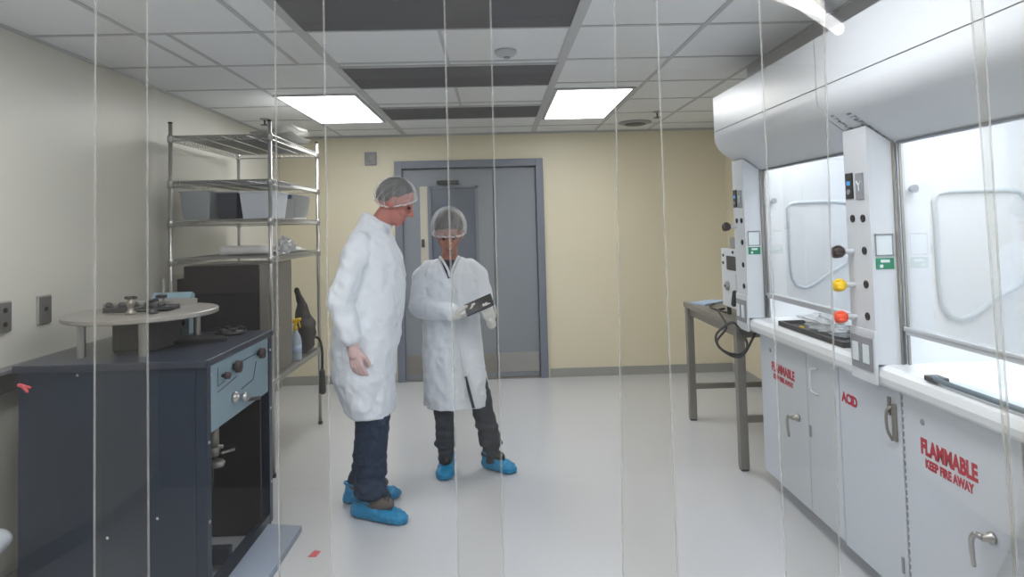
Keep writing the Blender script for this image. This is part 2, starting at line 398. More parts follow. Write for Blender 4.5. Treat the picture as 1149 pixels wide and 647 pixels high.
def knob(t, y, z, m, x0=1.45, big=True, m2=None):
    o_ = obj('valve_knob', lathe(B(), [(.010, 0), (.010, .045)], (x0, y, z), (-1, 0, 0), 12), M['white'], t)
    kb = B(); lathe(kb, [(.016, .04), (.024, .05), (.026, .068), (.018, .085), (.006, .088)], (x0, y, z), (-1, 0, 0), 16)
    for k in range(4):
        a_ = k*PI/2+.5; ell(kb, (x0-.066, y+.02*math.cos(a_), z+.02*math.sin(a_)), (.018, .010, .010), sub=2)
    obj('knob_head', kb, m, o_, True)
def hood(y0, y1, lb, marks, near):
    t = thing('fume_hood', lb, 'fume hood', (1.9, (y0+y1)/2, .946), 'white fume hoods over the bench')
    g = .002
    # fascia: upper panel, lower panel with rounded break and sloping underside
    obj('upper_fascia', prism(B(), [(1.35, 2.055), (1.35, 2.262), (1.60, 2.262), (1.60, 2.055)], 'y', y0+g, y1-g), M['white'], t)
    pr = [(1.35, 2.05), ]+[((1-u_)**2*1.35+2*u_*(1-u_)*1.35+u_*u_*1.41, (1-u_)**2*2.02+2*u_*(1-u_)*1.955+u_*u_*1.911) for u_ in [k/14 for k in range(15)]]+[(1.555, 1.805), (1.57, 1.80), (1.60, 1.80), (1.60, 2.05)]
    lf_ = obj('lower_fascia', prism(B(), pr, 'y', y0+g, y1-g), M['white'], t)
    obj('fascia_groove', bx(B(), 1.354, 1.6, y0+g, y1-g, 2.05, 2.055), M['greypanel'], t)
    # liner: back, ceiling, side walls
    ln = B(); bx(ln, 2.18, 2.32, y0+.002, y1-.002, .946, 2.10); bx(ln, 1.60, 2.18, y0+.002, y1-.002, 2.06, 2.10)
    bx(ln, 1.575, 2.18, y1-.165, y1-.002, .946, 2.06); bx(ln, 1.60, 2.18, y0+.002, y0+.03, .946, 2.06)
    obj('liner', ln, M['liner'], t)
    yy = y1-.165
    lp = [(1.712, 1.50), (1.708, 1.57), (1.725, 1.60), (1.77, 1.608), (1.98, 1.608), (2.05, 1.60), (2.08, 1.56), (2.085, 1.40), (2.075, 1.30), (2.04, 1.245), (1.93, 1.185), (1.84, 1.125), (1.79, 1.11), (1.745, 1.125), (1.718, 1.17), (1.712, 1.25)]
    tb = B(); tube(tb, [(x, yy-.004, z) for x, z in lp], .010, 8, True)
    obj('side_window_bead', tb, mat('bead', (206, 216, 224), .4), t, True)
    obj('hook_lamp', lathe(B(), [(.008, 0), (.016, .02), (.016, .03)], (1.62, yy, 1.62), (0, -1, 0), 12), M['greypanel'], t)
    obj('hood_light', bx(B(), 1.66, 1.80, y0+.12, y1-.25, 2.04, 2.058), M['hoodlamp'], t)
    # pillar
    px0, px1, pz0, pz1 = 1.45, 1.545, .868, 1.86
    p0, p1 = y1-.175, y1-.003
    pp = [(px0, pz0), (px0, 1.853), (px0+.01, 1.875), (1.50, 1.838), (px1, 1.806), (px1, pz0)]
    pl = obj('corner_post', prism(B(), [(px0, .947), (px0, 1.87), (1.50, 1.838), (px1, 1.806), (px1, .947)], 'y', p0, p1), M['white'], t)
    obj('switch_base', bx(B(), px0-.008, px0+.0045, p0-.002, p1, .868, 1.075, .003), M['white'], pl)
    dy = p1-.17
    for (a_, b_) in ((.105, .135), (.03, .06)):
        sf = B(); za, zb = .915, 1.045; ya, yb = dy+a_-.022, dy+b_+.022
        bx(sf, px0-.013, px0-.008, ya, yb, za, zb, .002)
        sp = obj('switch_plate', sf, M['greypanel'], pl)
        obj('rocker', bx(B(), px0-.018, px0-.013, ya+.016, yb-.016, za+.028, zb-.028, .002), M['label'], sp)
    obj('airflow_display', bx(B(), px0-.006, px0, dy+.105, dy+.158, 1.59, 1.695, .002), M['black'], pl)
    obj('screen', bx(B(), px0-.008, px0-.006, dy+.12, dy+.145, 1.645, 1.662), M['blueled'], pl)
    obj('button', lathe(B(), [(.011, 0), (.011, .004)], (px0-.006, dy+.131, 1.618), (-1, 0, 0), 12), M['greypanel'], pl)
    pb = obj('alarm_plate', bx(B(), px0-.006, px0, dy+.03, dy+.083, 1.585, 1.69, .002), M['greypanel'], pl)
    yb_ = B(); tube(yb_, [(px0-.007, dy+.072, 1.658), (px0-.007, dy+.056, 1.64), (px0-.007, dy+.056, 1.62)], .003, 6); tube(yb_, [(px0-.007, dy+.042, 1.658), (px0-.007, dy+.056, 1.64)], .003, 6)
    obj('emblem', yb_, M['label'], pb)
    for (yy_, zz_) in ((.045, 1.51), (.12, 1.51), (.045, 1.383), (.045, 1.251), (.045, 1.126)):
        obj('valve_port', lathe(B(), [(.015, 0), (.016, .004), (.011, .006), (.008, .003)], (px0, dy+yy_, zz_), (-1, 0, 0), 16), M['black'], pl)
    for zz_, mm in (((1.377, M['knobdark']), (1.242, M['yellow']), (1.114, M['red'])) if near else ((1.476, M['knobdark']),)):
        knob(pl, dy+.13, zz_, mm)
    # label on the side of the post
    lb_ = obj('safety_sign', bx(B(), 1.464, 1.532, p0-.003, p0, 1.365, 1.447), M['label'], pl)
    fr = B(); w_ = .005
    for q in ((1.462, 1.534, 1.447-w_, 1.449), (1.462, 1.534, 1.363, 1.363+w_), (1.462, 1.462+w_, 1.363, 1.449), (1.534-w_, 1.534, 1.363, 1.449)): bx(fr, q[0], q[1], p0-.005, p0-.003, q[2], q[3])
    obj('sign_border', fr, M['greypanel'], lb_)
    gs = obj('green_sign', bx(B(), 1.464, 1.534, p0-.003, p0, 1.313, 1.355), M['green'], pl)
    gm = B(); bx(gm, 1.482, 1.517, p0-.0045, p0-.003, 1.338, 1.349); bx(gm, 1.478, 1.49, p0-.0045, p0-.003, 1.318, 1.33)
    obj('sign_mark', gm, M['label'], gs)
    # sash: track, rail, pane
    sa = B(); bx(sa, 1.545, 1.552, p0-.012, p0+.01, .947, 1.806); bx(sa, 1.563, 1.572, p0-.02, p0-.012, .947, 1.80)
    obj('sash_track', sa, M['steel_dull'], t)
    sd = B(); bx(sd, 1.548, 1.556, p0-.016, p0-.006, .95, 1.075)
    obj('track_seal', sd, mat('dark_seal', (64, 74, 88), .5), t)
    rl = B(); bx(rl, 1.552, 1.572, y0+.035, p0-.024, 1.063, 1.09, .004); bx(rl, 1.545, 1.553, y0+.035, p0-.024, 1.083, 1.094, .002)
    obj('sash_rail', rl, mat('pale_rail', (196, 200, 206), .4), t)
    obj('sash_pane', bx(B(), 1.560, 1.566, y0+.035, p0-.024, 1.09, 1.80), M['glass'], t)
    hd = B(); bx(hd, 1.552, 1.58, y0+.035, p0-.02, 1.795, 1.803)
    obj('sash_header', hd, mat('dark_header', (96, 104, 116), .4), t)
    # grey glyph marks on the sloping underside
    n_ = V((-.59, 0, -.81)).normalized(); u_ = V((.81, 0, -.59)).normalized()
    if marks:
        for (ym, t0, hh, cnt) in marks:
            mb = B()
            P = V((1.40, ym, 1.918))
            def q4(c, a_, b_):
                c = c+n_*.0012; e1 = u_*a_; e2 = V((0, 1, 0))*b_
                vs = [mb.verts.new(c+e1*s1+e2*s2+n_*k) for k in (0, .0006) for s1, s2 in ((-1, -1), (1, -1), (1, 1), (-1, 1))]
                for f_ in ((0, 1, 2, 3), (4, 5, 6, 7), (0, 1, 5, 4), (1, 2, 6, 5), (2, 3, 7, 6), (3, 0, 4, 7)): mb.faces.new([vs[i] for i in f_])
            q4(P+u_*t0, .005, hh*.8)
            for k in range(cnt):
                c = P+u_*(t0+.022+k*.017)
                q4(c-u_*.005, .0014, hh); q4(c+V((0, hh*.7*(1 if k % 2 else -1), 0)), .005, hh*.25)
                if k % 3: q4(c, .005, hh*.2)
            obj('printed_marks', mb, M['greytext'], t)
    if near:
        obj('near_post', bx(B(), 1.45, 1.60, y0-.14, y0-.004, .947, 1.806), M['white'], t)
    return t
hood(2.70, YE-.003, 'far white fume hood, its end post next to the steel table', [], False)
hood(1.42, 2.695, 'near white fume hood with the brown, yellow and red knobs fully in view', [(2.64, -.02, .012, 7), (2.535, -.005, .019, 10)], True)

# storage cabinets
def handle(t, y, z, m=M['steel']):
    h = B(); lathe(h, [(.019, 0), (.019, .01), (.012, .014), (.010, .035)], (1.505, y, z), (-1, 0, 0), 16)
    obj('handle_rose', h, m, t, True)
    g_ = B(); tube(g_, sweep([(1.468, y-.004, z+.006), (1.462, y+.018, z+.004), (1.462, y+.034, z-.02), (1.466, y+.040, z-.06), (1.470, y+.040, z-.105)], 4), [.010]*5+[.009]*4+[.008]*4+[.007]*3+[.006], 8)
    obj('lever', g_, m, t, True)
def cabinet(name, y0, y1, lb, doors, z0=.085):
    t = thing(name, lb, 'cabinet', (1.9, (y0+y1)/2, 0))
    bd = B(); bx(bd, 1.525, 2.30, y0+.002, y1-.002, z0, .866); bx(bd, 1.60, 2.28, y0+.002, y1-.002, 0, z0)
    obj('carcass', bd, M['whitecab'], t)
    out = []
    for a_, b_ in doors:
        out.append(obj('door', bx(B(), 1.507, 1.524, a_+.003, b_-.003, z0+.004, .855, .002), M['whitecab'], t))
    return t, out
c1, (dA, dB) = cabinet('storage_cabinet', 2.93, 3.80, 'white two-door flammables cabinet at the far end of the bench', ((3.235, 3.80), (2.93, 3.235)))
text('lettering', 'FLAMMABLE', .066, (1.5065, 3.508, .705), FACE_MX, M['redtext'], dA, bold=.0030, sx=.78)
text('lettering', 'KEEP FIRE AWAY', .036, (1.5065, 3.508, .655), FACE_MX, M['redtext'], dA, bold=.0020, sx=.88)
obj('vent_cap', lathe(B(), [(.013, 0), (.010, .004)], (1.507, 3.658, .79), (-1, 0, 0), 12), M['greypanel'], dA)
handle(dA, 3.34, .51)
obj('strike', bx(B(), 1.500, 1.507, 3.205, 3.22, .455, .51, .002), M['greypanel'], dB)
hb = B(); tube(hb, sweep([(1.505, 3.12, .80), (1.49, 3.16, .79), (1.49, 3.165, .74), (1.49, 3.16, .69), (1.505, 3.12, .68)], 4), .0045, 8)
obj('round_pull', hb, M['label'], dB, True)
c2, (dC,) = cabinet('storage_cabinet', 2.475, 2.928, 'white cabinet marked ACID in the middle of the bench', ((2.475, 2.928),), .075)
text('lettering', 'ACID', .058, (1.5065, 2.842, .728), FACE_MX, M['redtext'], dC, bold=.0028, sx=.9)
lt = B(); bx(lt, 1.496, 1.507, 2.535, 2.548, .75, .82, .002); bx(lt, 1.494, 1.507, 2.500, 2.520, .66, .80, .002); tube(lt, sweep([(1.494, 2.515, .79), (1.482, 2.53, .765), (1.482, 2.53, .70), (1.496, 2.52, .66)], 4), .006, 8)
obj('latch', lt, M['steel_dull'], dC, True)
obj('strike', bx(B(), 1.500, 1.507, 2.50, 2.512, .17, .23, .002), M['greypanel'], dC)
c3, (dD,) = cabinet('storage_cabinet', 1.90, 2.473, 'near white flammables cabinet with the large red lettering in full', ((1.90, 2.473),), .075)
text('lettering', 'FLAMMABLE', .074, (1.5065, 2.228, .690), FACE_MX, M['redtext'], dD, bold=.0036, sx=.70)
text('lettering', 'KEEP FIRE AWAY', .042, (1.5065, 2.228, .635), FACE_MX, M['redtext'], dD, bold=.0022, sx=.75)
obj('vent_cap', lathe(B(), [(.012, 0), (.009, .004)], (1.507, 2.352, .778), (-1, 0, 0), 12), M['greypanel'], dD)
handle(dD, 2.035, .52)
hg = B()
for k in range(28): bx(hg, 1.503, 1.507, 2.462, 2.469, .10+k*.027, .116+k*.027)
obj('hinge', hg, M['greypanel'], dD)
c4, _d = cabinet('storage_cabinet', .95, 1.895, 'plain white cabinet at the near end of the bench', ((1.43, 1.895), (.95, 1.43)), .075)

# things in the hoods
t = thing('shallow_tray', 'black shallow tray in the far fume hood', 'tray', (1.66, 3.2, .9465))
tb = B(); bx(tb, 1.50, 1.86, 2.86, 3.52, .9465, .953); 
for q in ((1.50, 1.51, 2.86, 3.52), (1.85, 1.86, 2.86, 3.52), (1.51, 1.85, 2.86, 2.87), (1.51, 1.85, 3.51, 3.52)): bx(tb, *q, .953, .972)
obj('tray_body', tb, M['darkgrey'], t)
def crumple(name, c, r, m, seed, parent=None, amp=.35, sub=4, floor_z=None):
    bm_ = B(); bmesh.ops.create_icosphere(bm_, subdivisions=sub, radius=1)
    for v in bm_.verts:
        n1 = noise.noise(v.co*2.2+V((seed, 0, 0))); n2 = abs(noise.noise(v.co*5+V((0, seed, 0))))
        k = 1+amp*n1-amp*.8*n2
        v.co = V((c[0]+v.co.x*r[0]*k, c[1]+v.co.y*r[1]*k, c[2]+v.co.z*r[2]*k))
        if floor_z is not None and v.co.z < floor_z: v.co.z = floor_z+.0005
    return obj(name, bm_, m, parent)
tag(crumple('plastic_bag', (1.66, 3.20, .99), (.13, .27, .045), M['plasticbag'], 3., amp=.5, floor_z=.9535), 'crumpled clear plastic bag lying on the black tray', 'bag')
tag(obj('yellow_cap', lathe(B(), [(.014, 0), (.014, .012), (.008, .016)], (1.54, 3.34, .9535), seg=14), M['yellow']), 'tiny yellow cap on the black tray by the plastic bag', 'cap')
t = thing('bench_mat', 'white bench mat with a dark raised front edge in the near fume hood', 'mat', (1.8, 1.9, .9465))
obj('mat_sheet', bx(B(), 1.50, 2.15, 1.47, 2.20, .9465, .953, .002), M['label'], t)
eb = B(); tube(eb, [(1.487, 2.24, .960), (1.478, 2.22, .960), (1.475, 2.16, .959), (1.473, 1.50, .959)], [.012, .010, .009, .009], 8)
obj('front_edge', eb, mat('slate_edge', (92, 108, 120), .45), t, True)
hn = B(); bx(hn, 1.47, 1.52, 2.215, 2.275, .9465, .964, .003); obj('end_clip', hn, M['darkgrey'], t)

# ------------------------------------------------------------------ steel table (right, far)
TX0, TX1, TY0, TY1, TZ = 1.435, 2.15, 3.995, 5.10, .895
t = thing('steel_table', 'stainless steel work table between the far fume hood and the back wall', 'table', (1.8, 4.55, 0))
tp = B(); bx(tp, TX0, TX1, TY0, TY1, TZ-.04, TZ, .004)
obj('tabletop', tp, M['steel_dull'], t)
ap = B(); bx(ap, TX0+.03, TX0+.045, TY0+.02, TY1-.02, TZ-.10, TZ-.04); bx(ap, TX0+.045, TX1-.03, TY1-.045, TY1-.03, TZ-.10, TZ-.04); bx(ap, TX0+.045, TX1-.03, TY0+.03, TY0+.045, TZ-.10, TZ-.04)
obj('apron', ap, M['steel_dull'], t)
for (x, y) in ((TX0+.035, TY0+.035), (TX0+.035, TY1-.035), (TX1-.035, TY0+.035), (TX1-.035, TY1-.035)):
    lg = obj('leg', bx(B(), x-.026, x+.026, y-.026, y+.026, .012, TZ-.04, .003), M['steel_dull'], t)
    obj('foot_cap', bx(B(), x-.022, x+.022, y-.022, y+.022, 0, .012), M['darkgrey'], lg)
obj('stretcher', bx(B(), TX0+.06, TX1-.06, TY1-.052, TY1-.022, .235, .275), M['steel_dull'], t)
obj('stretcher', bx(B(), TX0+.06, TX1-.06, TY0+.022, TY0+.052, .285, .325), M['steel_dull'], t)
# instrument on it, face towards -x
t = thing('bench_instrument', 'white bench instrument with a display and dial on the steel table', 'instrument', (1.62, 4.2, TZ))
ib = B(); bx(ib, 1.50, 1.74, 4.03, 4.385, TZ+.055, TZ+.435, .006); obj('housing', ib, M['white'], t)
for (x, y) in ((1.53, 4.06), (1.53, 4.35), (1.71, 4.06), (1.71, 4.35)): obj('foot', cyl(B(), (x, y, TZ), (x, y, TZ+.056), .014, seg=10), M['black'], t)
obj('display', bx(B(), 1.494, 1.50, 4.10, 4.27, 1.195, 1.285, .002), M['darkgrey'], t)
obj('side_grille', bx(B(), 1.494, 1.50, 4.045, 4.09, 1.195, 1.30, .002), M['greypanel'], t)
obj('dial', lathe(B(), [(.032, 0), (.030, .012), (.016, .018)], (1.50, 4.27, 1.09), (-1, 0, 0)), M['base'], t)
obj('dial_hub', lathe(B(), [(.009, .018), (.008, .024)], (1.50, 4.27, 1.09), (-1, 0, 0), 10), M['black'], t)
obj('probe', rcone(B(), (1.49, 4.13, 1.06), (1.48, 4.12, .99), .014, .018), M['black'], t, True)
obj('slot', bx(B(), 1.496, 1.50, 4.085, 4.115, .975, 1.18), M['greypanel'], t)
for yy_, zz_ in ((4.335, 1.285), (4.34, 1.235), (4.16, 1.31)): obj('button', lathe(B(), [(.010, 0), (.010, .005)], (1.50, yy_, zz_), (-1, 0, 0), 10), M['black'], t)
t = thing('small_meter', 'small grey meter standing on top of the white bench instrument', 'meter', (1.56, 4.2, 1.33))
obj('meter_body', bx(B(), 1.515, 1.56, 4.12, 4.25, 1.331, 1.405, .003), mat('taupe_plate', (158, 150, 140), .5), t)
obj('meter_face', bx(B(), 1.511, 1.515, 4.13, 4.24, 1.345, 1.395), M['greypanel'], t)
cb = B(); tube(cb, sweep([(1.50, 4.36, .93), (1.44, 4.30, .93), (1.40, 4.12, .915), (1.37, 3.96, .87), (1.29, 3.90, .80), (1.33, 3.87, .745), (1.42, 3.87, .73), (1.46, 3.875, .79), (1.42, 3.93, .89), (1.38, 3.93, .90), (1.30, 3.93, .84), (1.30, 3.90, .77), (1.38, 3.87, .715), (1.44, 3.865, .735), (1.52, 3.90, .84), (1.56, 3.93, .855)], 8), .007, 8)
tag(obj('power_cable', cb, M['black'], smooth=True), 'black cable looping down off the edge of the steel table', 'cable')
c2_ = B(); tube(c2_, sweep([(1.52, 4.38, .902), (1.50, 4.60, .902), (1.53, 4.74, .902), (1.60, 4.86, .902)], 6), .006, 8)
tag(obj('flat_cable', c2_, M['black'], smooth=True), 'short black cable lying on the steel table behind the instrument', 'cable')
pd = B(); prism(pd, [(1.45, 4.95), (1.51, 4.80), (1.74, 4.98), (1.66, 5.09)], 'z', TZ+.001, TZ+.012)
tag(obj('paper_pad', pd, M['bluepad']), 'pale blue paper pad on the far corner of the steel table', 'paper')

# ------------------------------------------------------------------ dark console (left)
CX0, CX1, CY0, CY1, CZ = -1.955, -1.2, 2.76, 3.545, 1.0
t = thing('equipment_console', 'dark navy equipment console with a pale blue valve panel on its side', 'console', (-1.6, 3.15, 0))
con = t
cp = B(); bx(cp, CX0-.02, CX1+.008, CY0-.012, CY1+.01, CZ-.03, CZ, .004); obj('console_top', cp, mat('slate_top', (46, 52, 66), .3), t)
cn = B(); bx(cn, CX0, CX1-.045, CY0, CY0+.02, .02, CZ-.03); obj('near_panel', cn, M['navy'], t)
for (x, y) in ((CX1-.022, CY0+.022), (CX1-.022, CY1-.022), (CX0+.022, CY1-.022), (CX0+.022, CY0+.045)):
    pq = B(); bx(pq, x-.022, x+.022, y-.022, y+.022, .015, CZ-.03, .002); lg = obj('corner_post', pq, M['navy'], t)
    obj('foot', cyl(B(), (x, y, 0), (x, y, .016), .018, seg=12), M['black'], lg)
fb = B(); bx(fb, CX1-.035, CX1-.002, CY0+.045, CY1-.045, .02, .065); bx(fb, CX0+.045, CX1-.045, CY1-.04, CY1-.01, .02, .10); bx(fb, CX0, CX0+.03, CY0+.07, CY1-.045, .02, .065)
obj('bottom_rail', fb, M['navy'], t)
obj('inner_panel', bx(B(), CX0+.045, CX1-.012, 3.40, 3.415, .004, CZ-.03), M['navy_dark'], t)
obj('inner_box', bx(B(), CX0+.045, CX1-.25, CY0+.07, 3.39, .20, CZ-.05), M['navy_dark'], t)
obj('cross_bar', bx(B(), CX0+.05, CX1-.038, CY0+.30, CY0+.345, .03, .10), M['navy'], t)
pn = obj('valve_panel', bx(B(), CX1-.012, CX1-.004, CY0+.045, CY1-.045, .69, .968, .001), M['ltblue'], t)
def dial(y, z, r, m=M['knobdark']):
    obj('panel_knob', lathe(B(), [(r*.5, 0), (r*.5, .01), (r, .014), (r*.95, .034), (r*.5, .038)], (CX1-.004, y, z), (1, 0, 0), 16), m, pn, True)
dial(2.925, .900, .016); dial(3.05, .912, .028); dial(3.355, .915, .027)
ln_ = B()
for pts in (((2.88, .945), (2.88, .865), (2.955, .872)), ((2.88, .840), (3.09, .862)), ((3.10, .915), (3.33, .918)), ((3.33, .88), (3.29, .80), (3.14, .79))):
    tube(ln_, [(CX1-.0035, a_, b_) for a_, b_ in pts], .002, 5)
obj('flow_lines', ln_, M['darkgrey'], pn)
vb = B(); lathe(vb, [(.026, 0), (.026, .012), (.014, .02), (.014, .04), (.02, .045), (.02, .06)], (CX1-.004, 3.05, .775), (1, 0, 0), 16); tube(vb, [(CX1+.04, 3.05, .775), (CX1+.042, 3.10, .755)], .008, 8)
obj('valve', vb, M['chrome'], pn, True)
hv = B(); rcone(hv, (CX1+.03, 3.13, .742), (CX1+.03, 3.27, .715), .007, .010); obj('valve_handle', hv, M['knobdark'], pn, True)
sc = B()
for y, z in ((CY0+.055, .93), (CY0+.055, .80), (CY1-.055, .95), (CY1-.055, .76)): lathe(sc, [(.006, 0), (.004, .003)], (CX1-.004, y, z), (1, 0, 0), 8)
for y, z in ((CY0+.022, .66), (CY0+.022, .34), (CY1-.022, .60), (CY1-.022, .22), (CY1-.022, .9)): lathe(sc, [(.008, 0), (.005, .004)], (CX1, y, z), (1, 0, 0), 8)
obj('screws', sc, M['chrome'], t)
sc = B()
for x, z in ((-1.72, .955), (-1.40, .37), (-1.60, .30)): lathe(sc, [(.006, 0), (.004, .003)], (x, CY0, z), (0, -1, 0), 8)
obj('panel_screws', sc, M['chrome'], t)
pv = B(); cyl(pv, (-1.29, 3.04, .69), (-1.29, 3.04, .56), .022, seg=14); cyl(pv, (-1.29, 3.04, .56), (-1.29, 3.04, .52), .03, .02, 14)
cyl(pv, (-1.33, 3.04, .575), (-1.25, 3.04, .56), .009, seg=8); lathe(pv, [(.022, 0), (.034, -.012), (.028, -.03)], (-1.28, 3.05, .50)); cyl(pv, (-1.24, 3.0, .545), (-1.22, 3.09, .53), .006, seg=8)
obj('drain_valve', pv, M['steel_dull'], t, True)
wr = B(); tube(wr, sweep([(-1.30, 2.99, .60), (-1.27, 2.98, .45), (-1.28, 2.93, .34), (-1.30, 2.86, .28)], 6), .004, 6); obj('thin_hose', wr, M['darkgrey'], t, True)
obj('data_plate', bx(B(), -1.449, -1.447, 3.22, 3.28, .345, .362), M['label'], t)
tg = B(); rcone(tg, (CX0+.012, CY0-.012, .925), (CX0+.055, CY0-.014, .915), .008, .005); rcone(tg, (CX0+.03, CY0-.014, .92), (CX0+.045, CY0-.016, .90), .009, .006)
tag(obj('cable_tie_tag', tg, M['redtape'], smooth=True), 'small pinkish red tag at the upper left corner of the dark console', 'tag')

# base plank beside it
tag(obj('floor_plank', prism(B(), [(-1.185, .0), (-1.02, .0), (-1.02, .03), (-1.185, .045)], 'y', 2.35, 3.43), mat('blue_grey_plank', (136, 148, 166), .4)), 'blue grey metal plank on the floor along the dark console', 'plank')
# ledge along the left wall
t = thing('wall_ledge', 'dark grey ledge fixed to the left wall behind the console', 'ledge', (XL, 2.7, .9))
obj('ledge_top', bx(B(), XL+.0005, XL+.075, .6, 3.9, .95, .965, .002), mat('ledge_grey', (112, 114, 118), .4), t)
obj('ledge_rail', bx(B(), XL+.0005, XL+.06, .6, 3.9, .87, .95), M['darkgrey'], t)
# pump box and hose beside console on the floor at left
t = thing('pump_box', 'grey pump box on the floor between the left wall and the console', 'pump', (-2.10, 2.66, 0))
obj('pump_body', bx(B(), -2.125, -2.055, 2.56, 2.74, .01, .37, .012), mat('warm_grey_box', (112, 110, 112), .5), t)
obj('pump_lid', bx(B(), -2.128, -2.053, 2.555, 2.745, .37, .385, .004), M['darkgrey'], t)
hs = B(); tube(hs, sweep([(-2.0, 2.74, .33), (-2.0, 2.55, .27), (-2.0, 2.40, .20), (-2.04, 2.2, .11), (-2.04, 1.9, .042), (-2.04, 1.5, .042)], 8), .04, 14)
tag(obj('white_hose', hs, mat('white_hose_plastic', (198, 204, 212), .4), smooth=True), 'thick white hose slanting down beside the left end of the console', 'hose')

# round stand on the console
DCX, DCY, DZt, DR = -1.66, 3.15, 1.165, .325
t = thing('round_stand', 'round grey plate raised on short posts on top of the console', 'stand', (DCX, DCY, CZ))
obj('round_plate', lathe(B(), [(DR-.006, 0), (DR, .004), (DR, .020), (DR-.006, .024)], (DCX, DCY, DZt-.024), seg=56), M['tabletop'], t)
for (x, y) in ((DCX-.13, DCY-.25), (DCX+.13, DCY-.25), (DCX+.15, DCY+.22), (DCX-.15, DCY+.22)):
    obj('leg', cyl(B(), (x, y, CZ), (x, y, DZt-.024), .017, seg=14), M['steel'], t)
t = thing('gas_manifold', 'low black manifold with fittings lying on the round plate', 'manifold', (DCX, DCY, DZt))
gm = B(); bx(gm, -1.82, -1.52, 3.10, 3.22, DZt, DZt+.022, .004)
for k in range(5): lathe(gm, [(.016, 0), (.018, .018), (.01, .03)], (-1.80+k*.06, 3.12, DZt+.015), seg=10)
obj('manifold_block', gm, M['darkgrey'], t)
obj('tubing', tube(B(), sweep([(-1.80, 3.08, DZt+.012), (-1.70, 3.03, DZt+.012), (-1.60, 3.06, DZt+.012), (-1.50, 3.12, DZt+.012)], 5), .006, 8), M['black'], t, True)
def fitting(x, y, h, lb, m):
    q = thing('valve_fitting', lb, 'valve', (x, y, DZt))
    obj('valve_body', lathe(B(), [(.022, 0), (.022, .012), (.012, .018), (.012, h*.5), (.018, h*.55), (.018, h*.8), (.010, h*.85), (.010, h)], (x, y, DZt), seg=14), m, q, True)
    hb_ = B(); rcone(hb_, (x-.022, y, DZt+h), (x+.022, y, DZt+h), .007, .007); rcone(hb_, (x, y-.022, DZt+h), (x, y+.022, DZt+h), .007, .007)
    obj('cross_handle', hb_, M['black'], q, True)
fitting(-1.64, 3.01, .075, 'short brass grey valve with a dark cross handle standing on the round plate', M['steel_dull'])
fitting(-1.55, 3.02, .06, 'dark stubby valve on the round plate nearest the wire shelving', M['darkgrey'])
q = thing('upright_rod', 'thin steel rod standing up from the round plate', 'rod', (-1.60, 3.22, DZt))
obj('rod', cyl(B(), (-1.60, 3.22, DZt), (-1.60, 3.22, DZt+.14), .006, seg=8), M['steel'], q)
obj('clamp', bx(B(), -1.63, -1.59, 3.205, 3.235, DZt+.05, DZt+.065), M['darkgrey'], q)
pl = B(); prism(pl, [(-1.90, 3.24), (-1.66, 3.44), (-1.52, 3.40), (-1.58, 3.28), (-1.84, 3.24)], 'z', DZt+.0005, DZt+.028)
tag(obj('grey_lid', pl, M['tabletop']), 'thin grey plate lying at the back of the round stand', 'plate')
# under the disc and behind
t = thing('vacuum_gauge_box', 'dark box under the round plate on the console', 'box', (-1.63, 3.12, CZ))
obj('gauge_case', bx(B(), -1.73, -1.53, 3.02, 3.26, CZ, CZ+.125, .006), M['darkgrey'], t)
obj('gauge_face', bx(B(), -1.70, -1.62, 3.014, 3.02, CZ+.02, CZ+.10, .002), M['black'], t)
t = thing('blue_instrument', 'pale blue instrument behind the round plate on the console', 'instrument', (-1.72, 3.46, CZ))
bi = B(); prism(bi, [(3.482, CZ), (3.548, CZ), (3.548, CZ+.20), (3.52, CZ+.215), (3.482, CZ+.17)], 'x', -1.80, -1.60)
obj('instrument_case', bi, M['ltblue'], t)
obj('instrument_dial', lathe(B(), [(.02, 0), (.018, .015)], (-1.64, 3.482, CZ+.06), (0, -1, 0), 14), M['black'], t)
t = thing('black_fitting_ring', 'low black ring of fittings at the back corner of the console top', 'fitting', (-1.36, 3.44, CZ))
rg = B(); tube(rg, [(-1.37+.065*math.cos(a_), 3.44+.055*math.sin(a_), CZ+.012) for a_ in [k*PI/10 for k in range(20)]], .012, 8, True)
obj('ring', rg, M['darkgrey'], t, True)
rg = B()
for k in range(6): a_ = k*PI/3; lathe(rg, [(.012, 0), (.012, .016)], (-1.37+.065*math.cos(a_), 3.44+.055*math.sin(a_), CZ+.018), seg=10)
obj('bolts', rg, M['black'], t)
tag(obj('dark_flat_plate', prism(B(), [(-1.57, 3.17), (-1.30, 3.22), (-1.36, 3.33), (-1.56, 3.36)], 'z', CZ+.0005, CZ+.014), M['black']), 'flat black plate on the console beside the round stand', 'plate')

# ------------------------------------------------------------------ wire shelving rack
RX0, RX1, RY0, RY1 = -2.035, -1.415, 4.19, 5.29
SH = [2.135, 1.848, 1.600, 1.358, .590]
t = thing('wire_shelving', 'tall chrome wire shelving rack against the left wall behind the console', 'shelving', ((RX0+RX1)/2, (RY0+RY1)/2, 0))
for (x, y) in ((RX0, RY0), (RX1, RY0), (RX0, RY1), (RX1, RY1)):
    po = B(); cyl(po, (x, y, .02), (x, y, 2.215), .0125, seg=12)
    for z in SH: lathe(po, [(.014, -.03), (.019, -.028), (.019, .012), (.015, .018)], (x, y, z-.01), seg=12)
    pp_ = obj('post', po, M['chrome'], t, True)
    obj('post_cap', cyl(B(), (x, y, 2.215), (x, y, 2.225), .014, seg=12), M['black'], pp_)
    obj('post_foot', cyl(B(), (x, y, 0), (x, y, .022), .018, seg=12), M['darkgrey'], pp_)
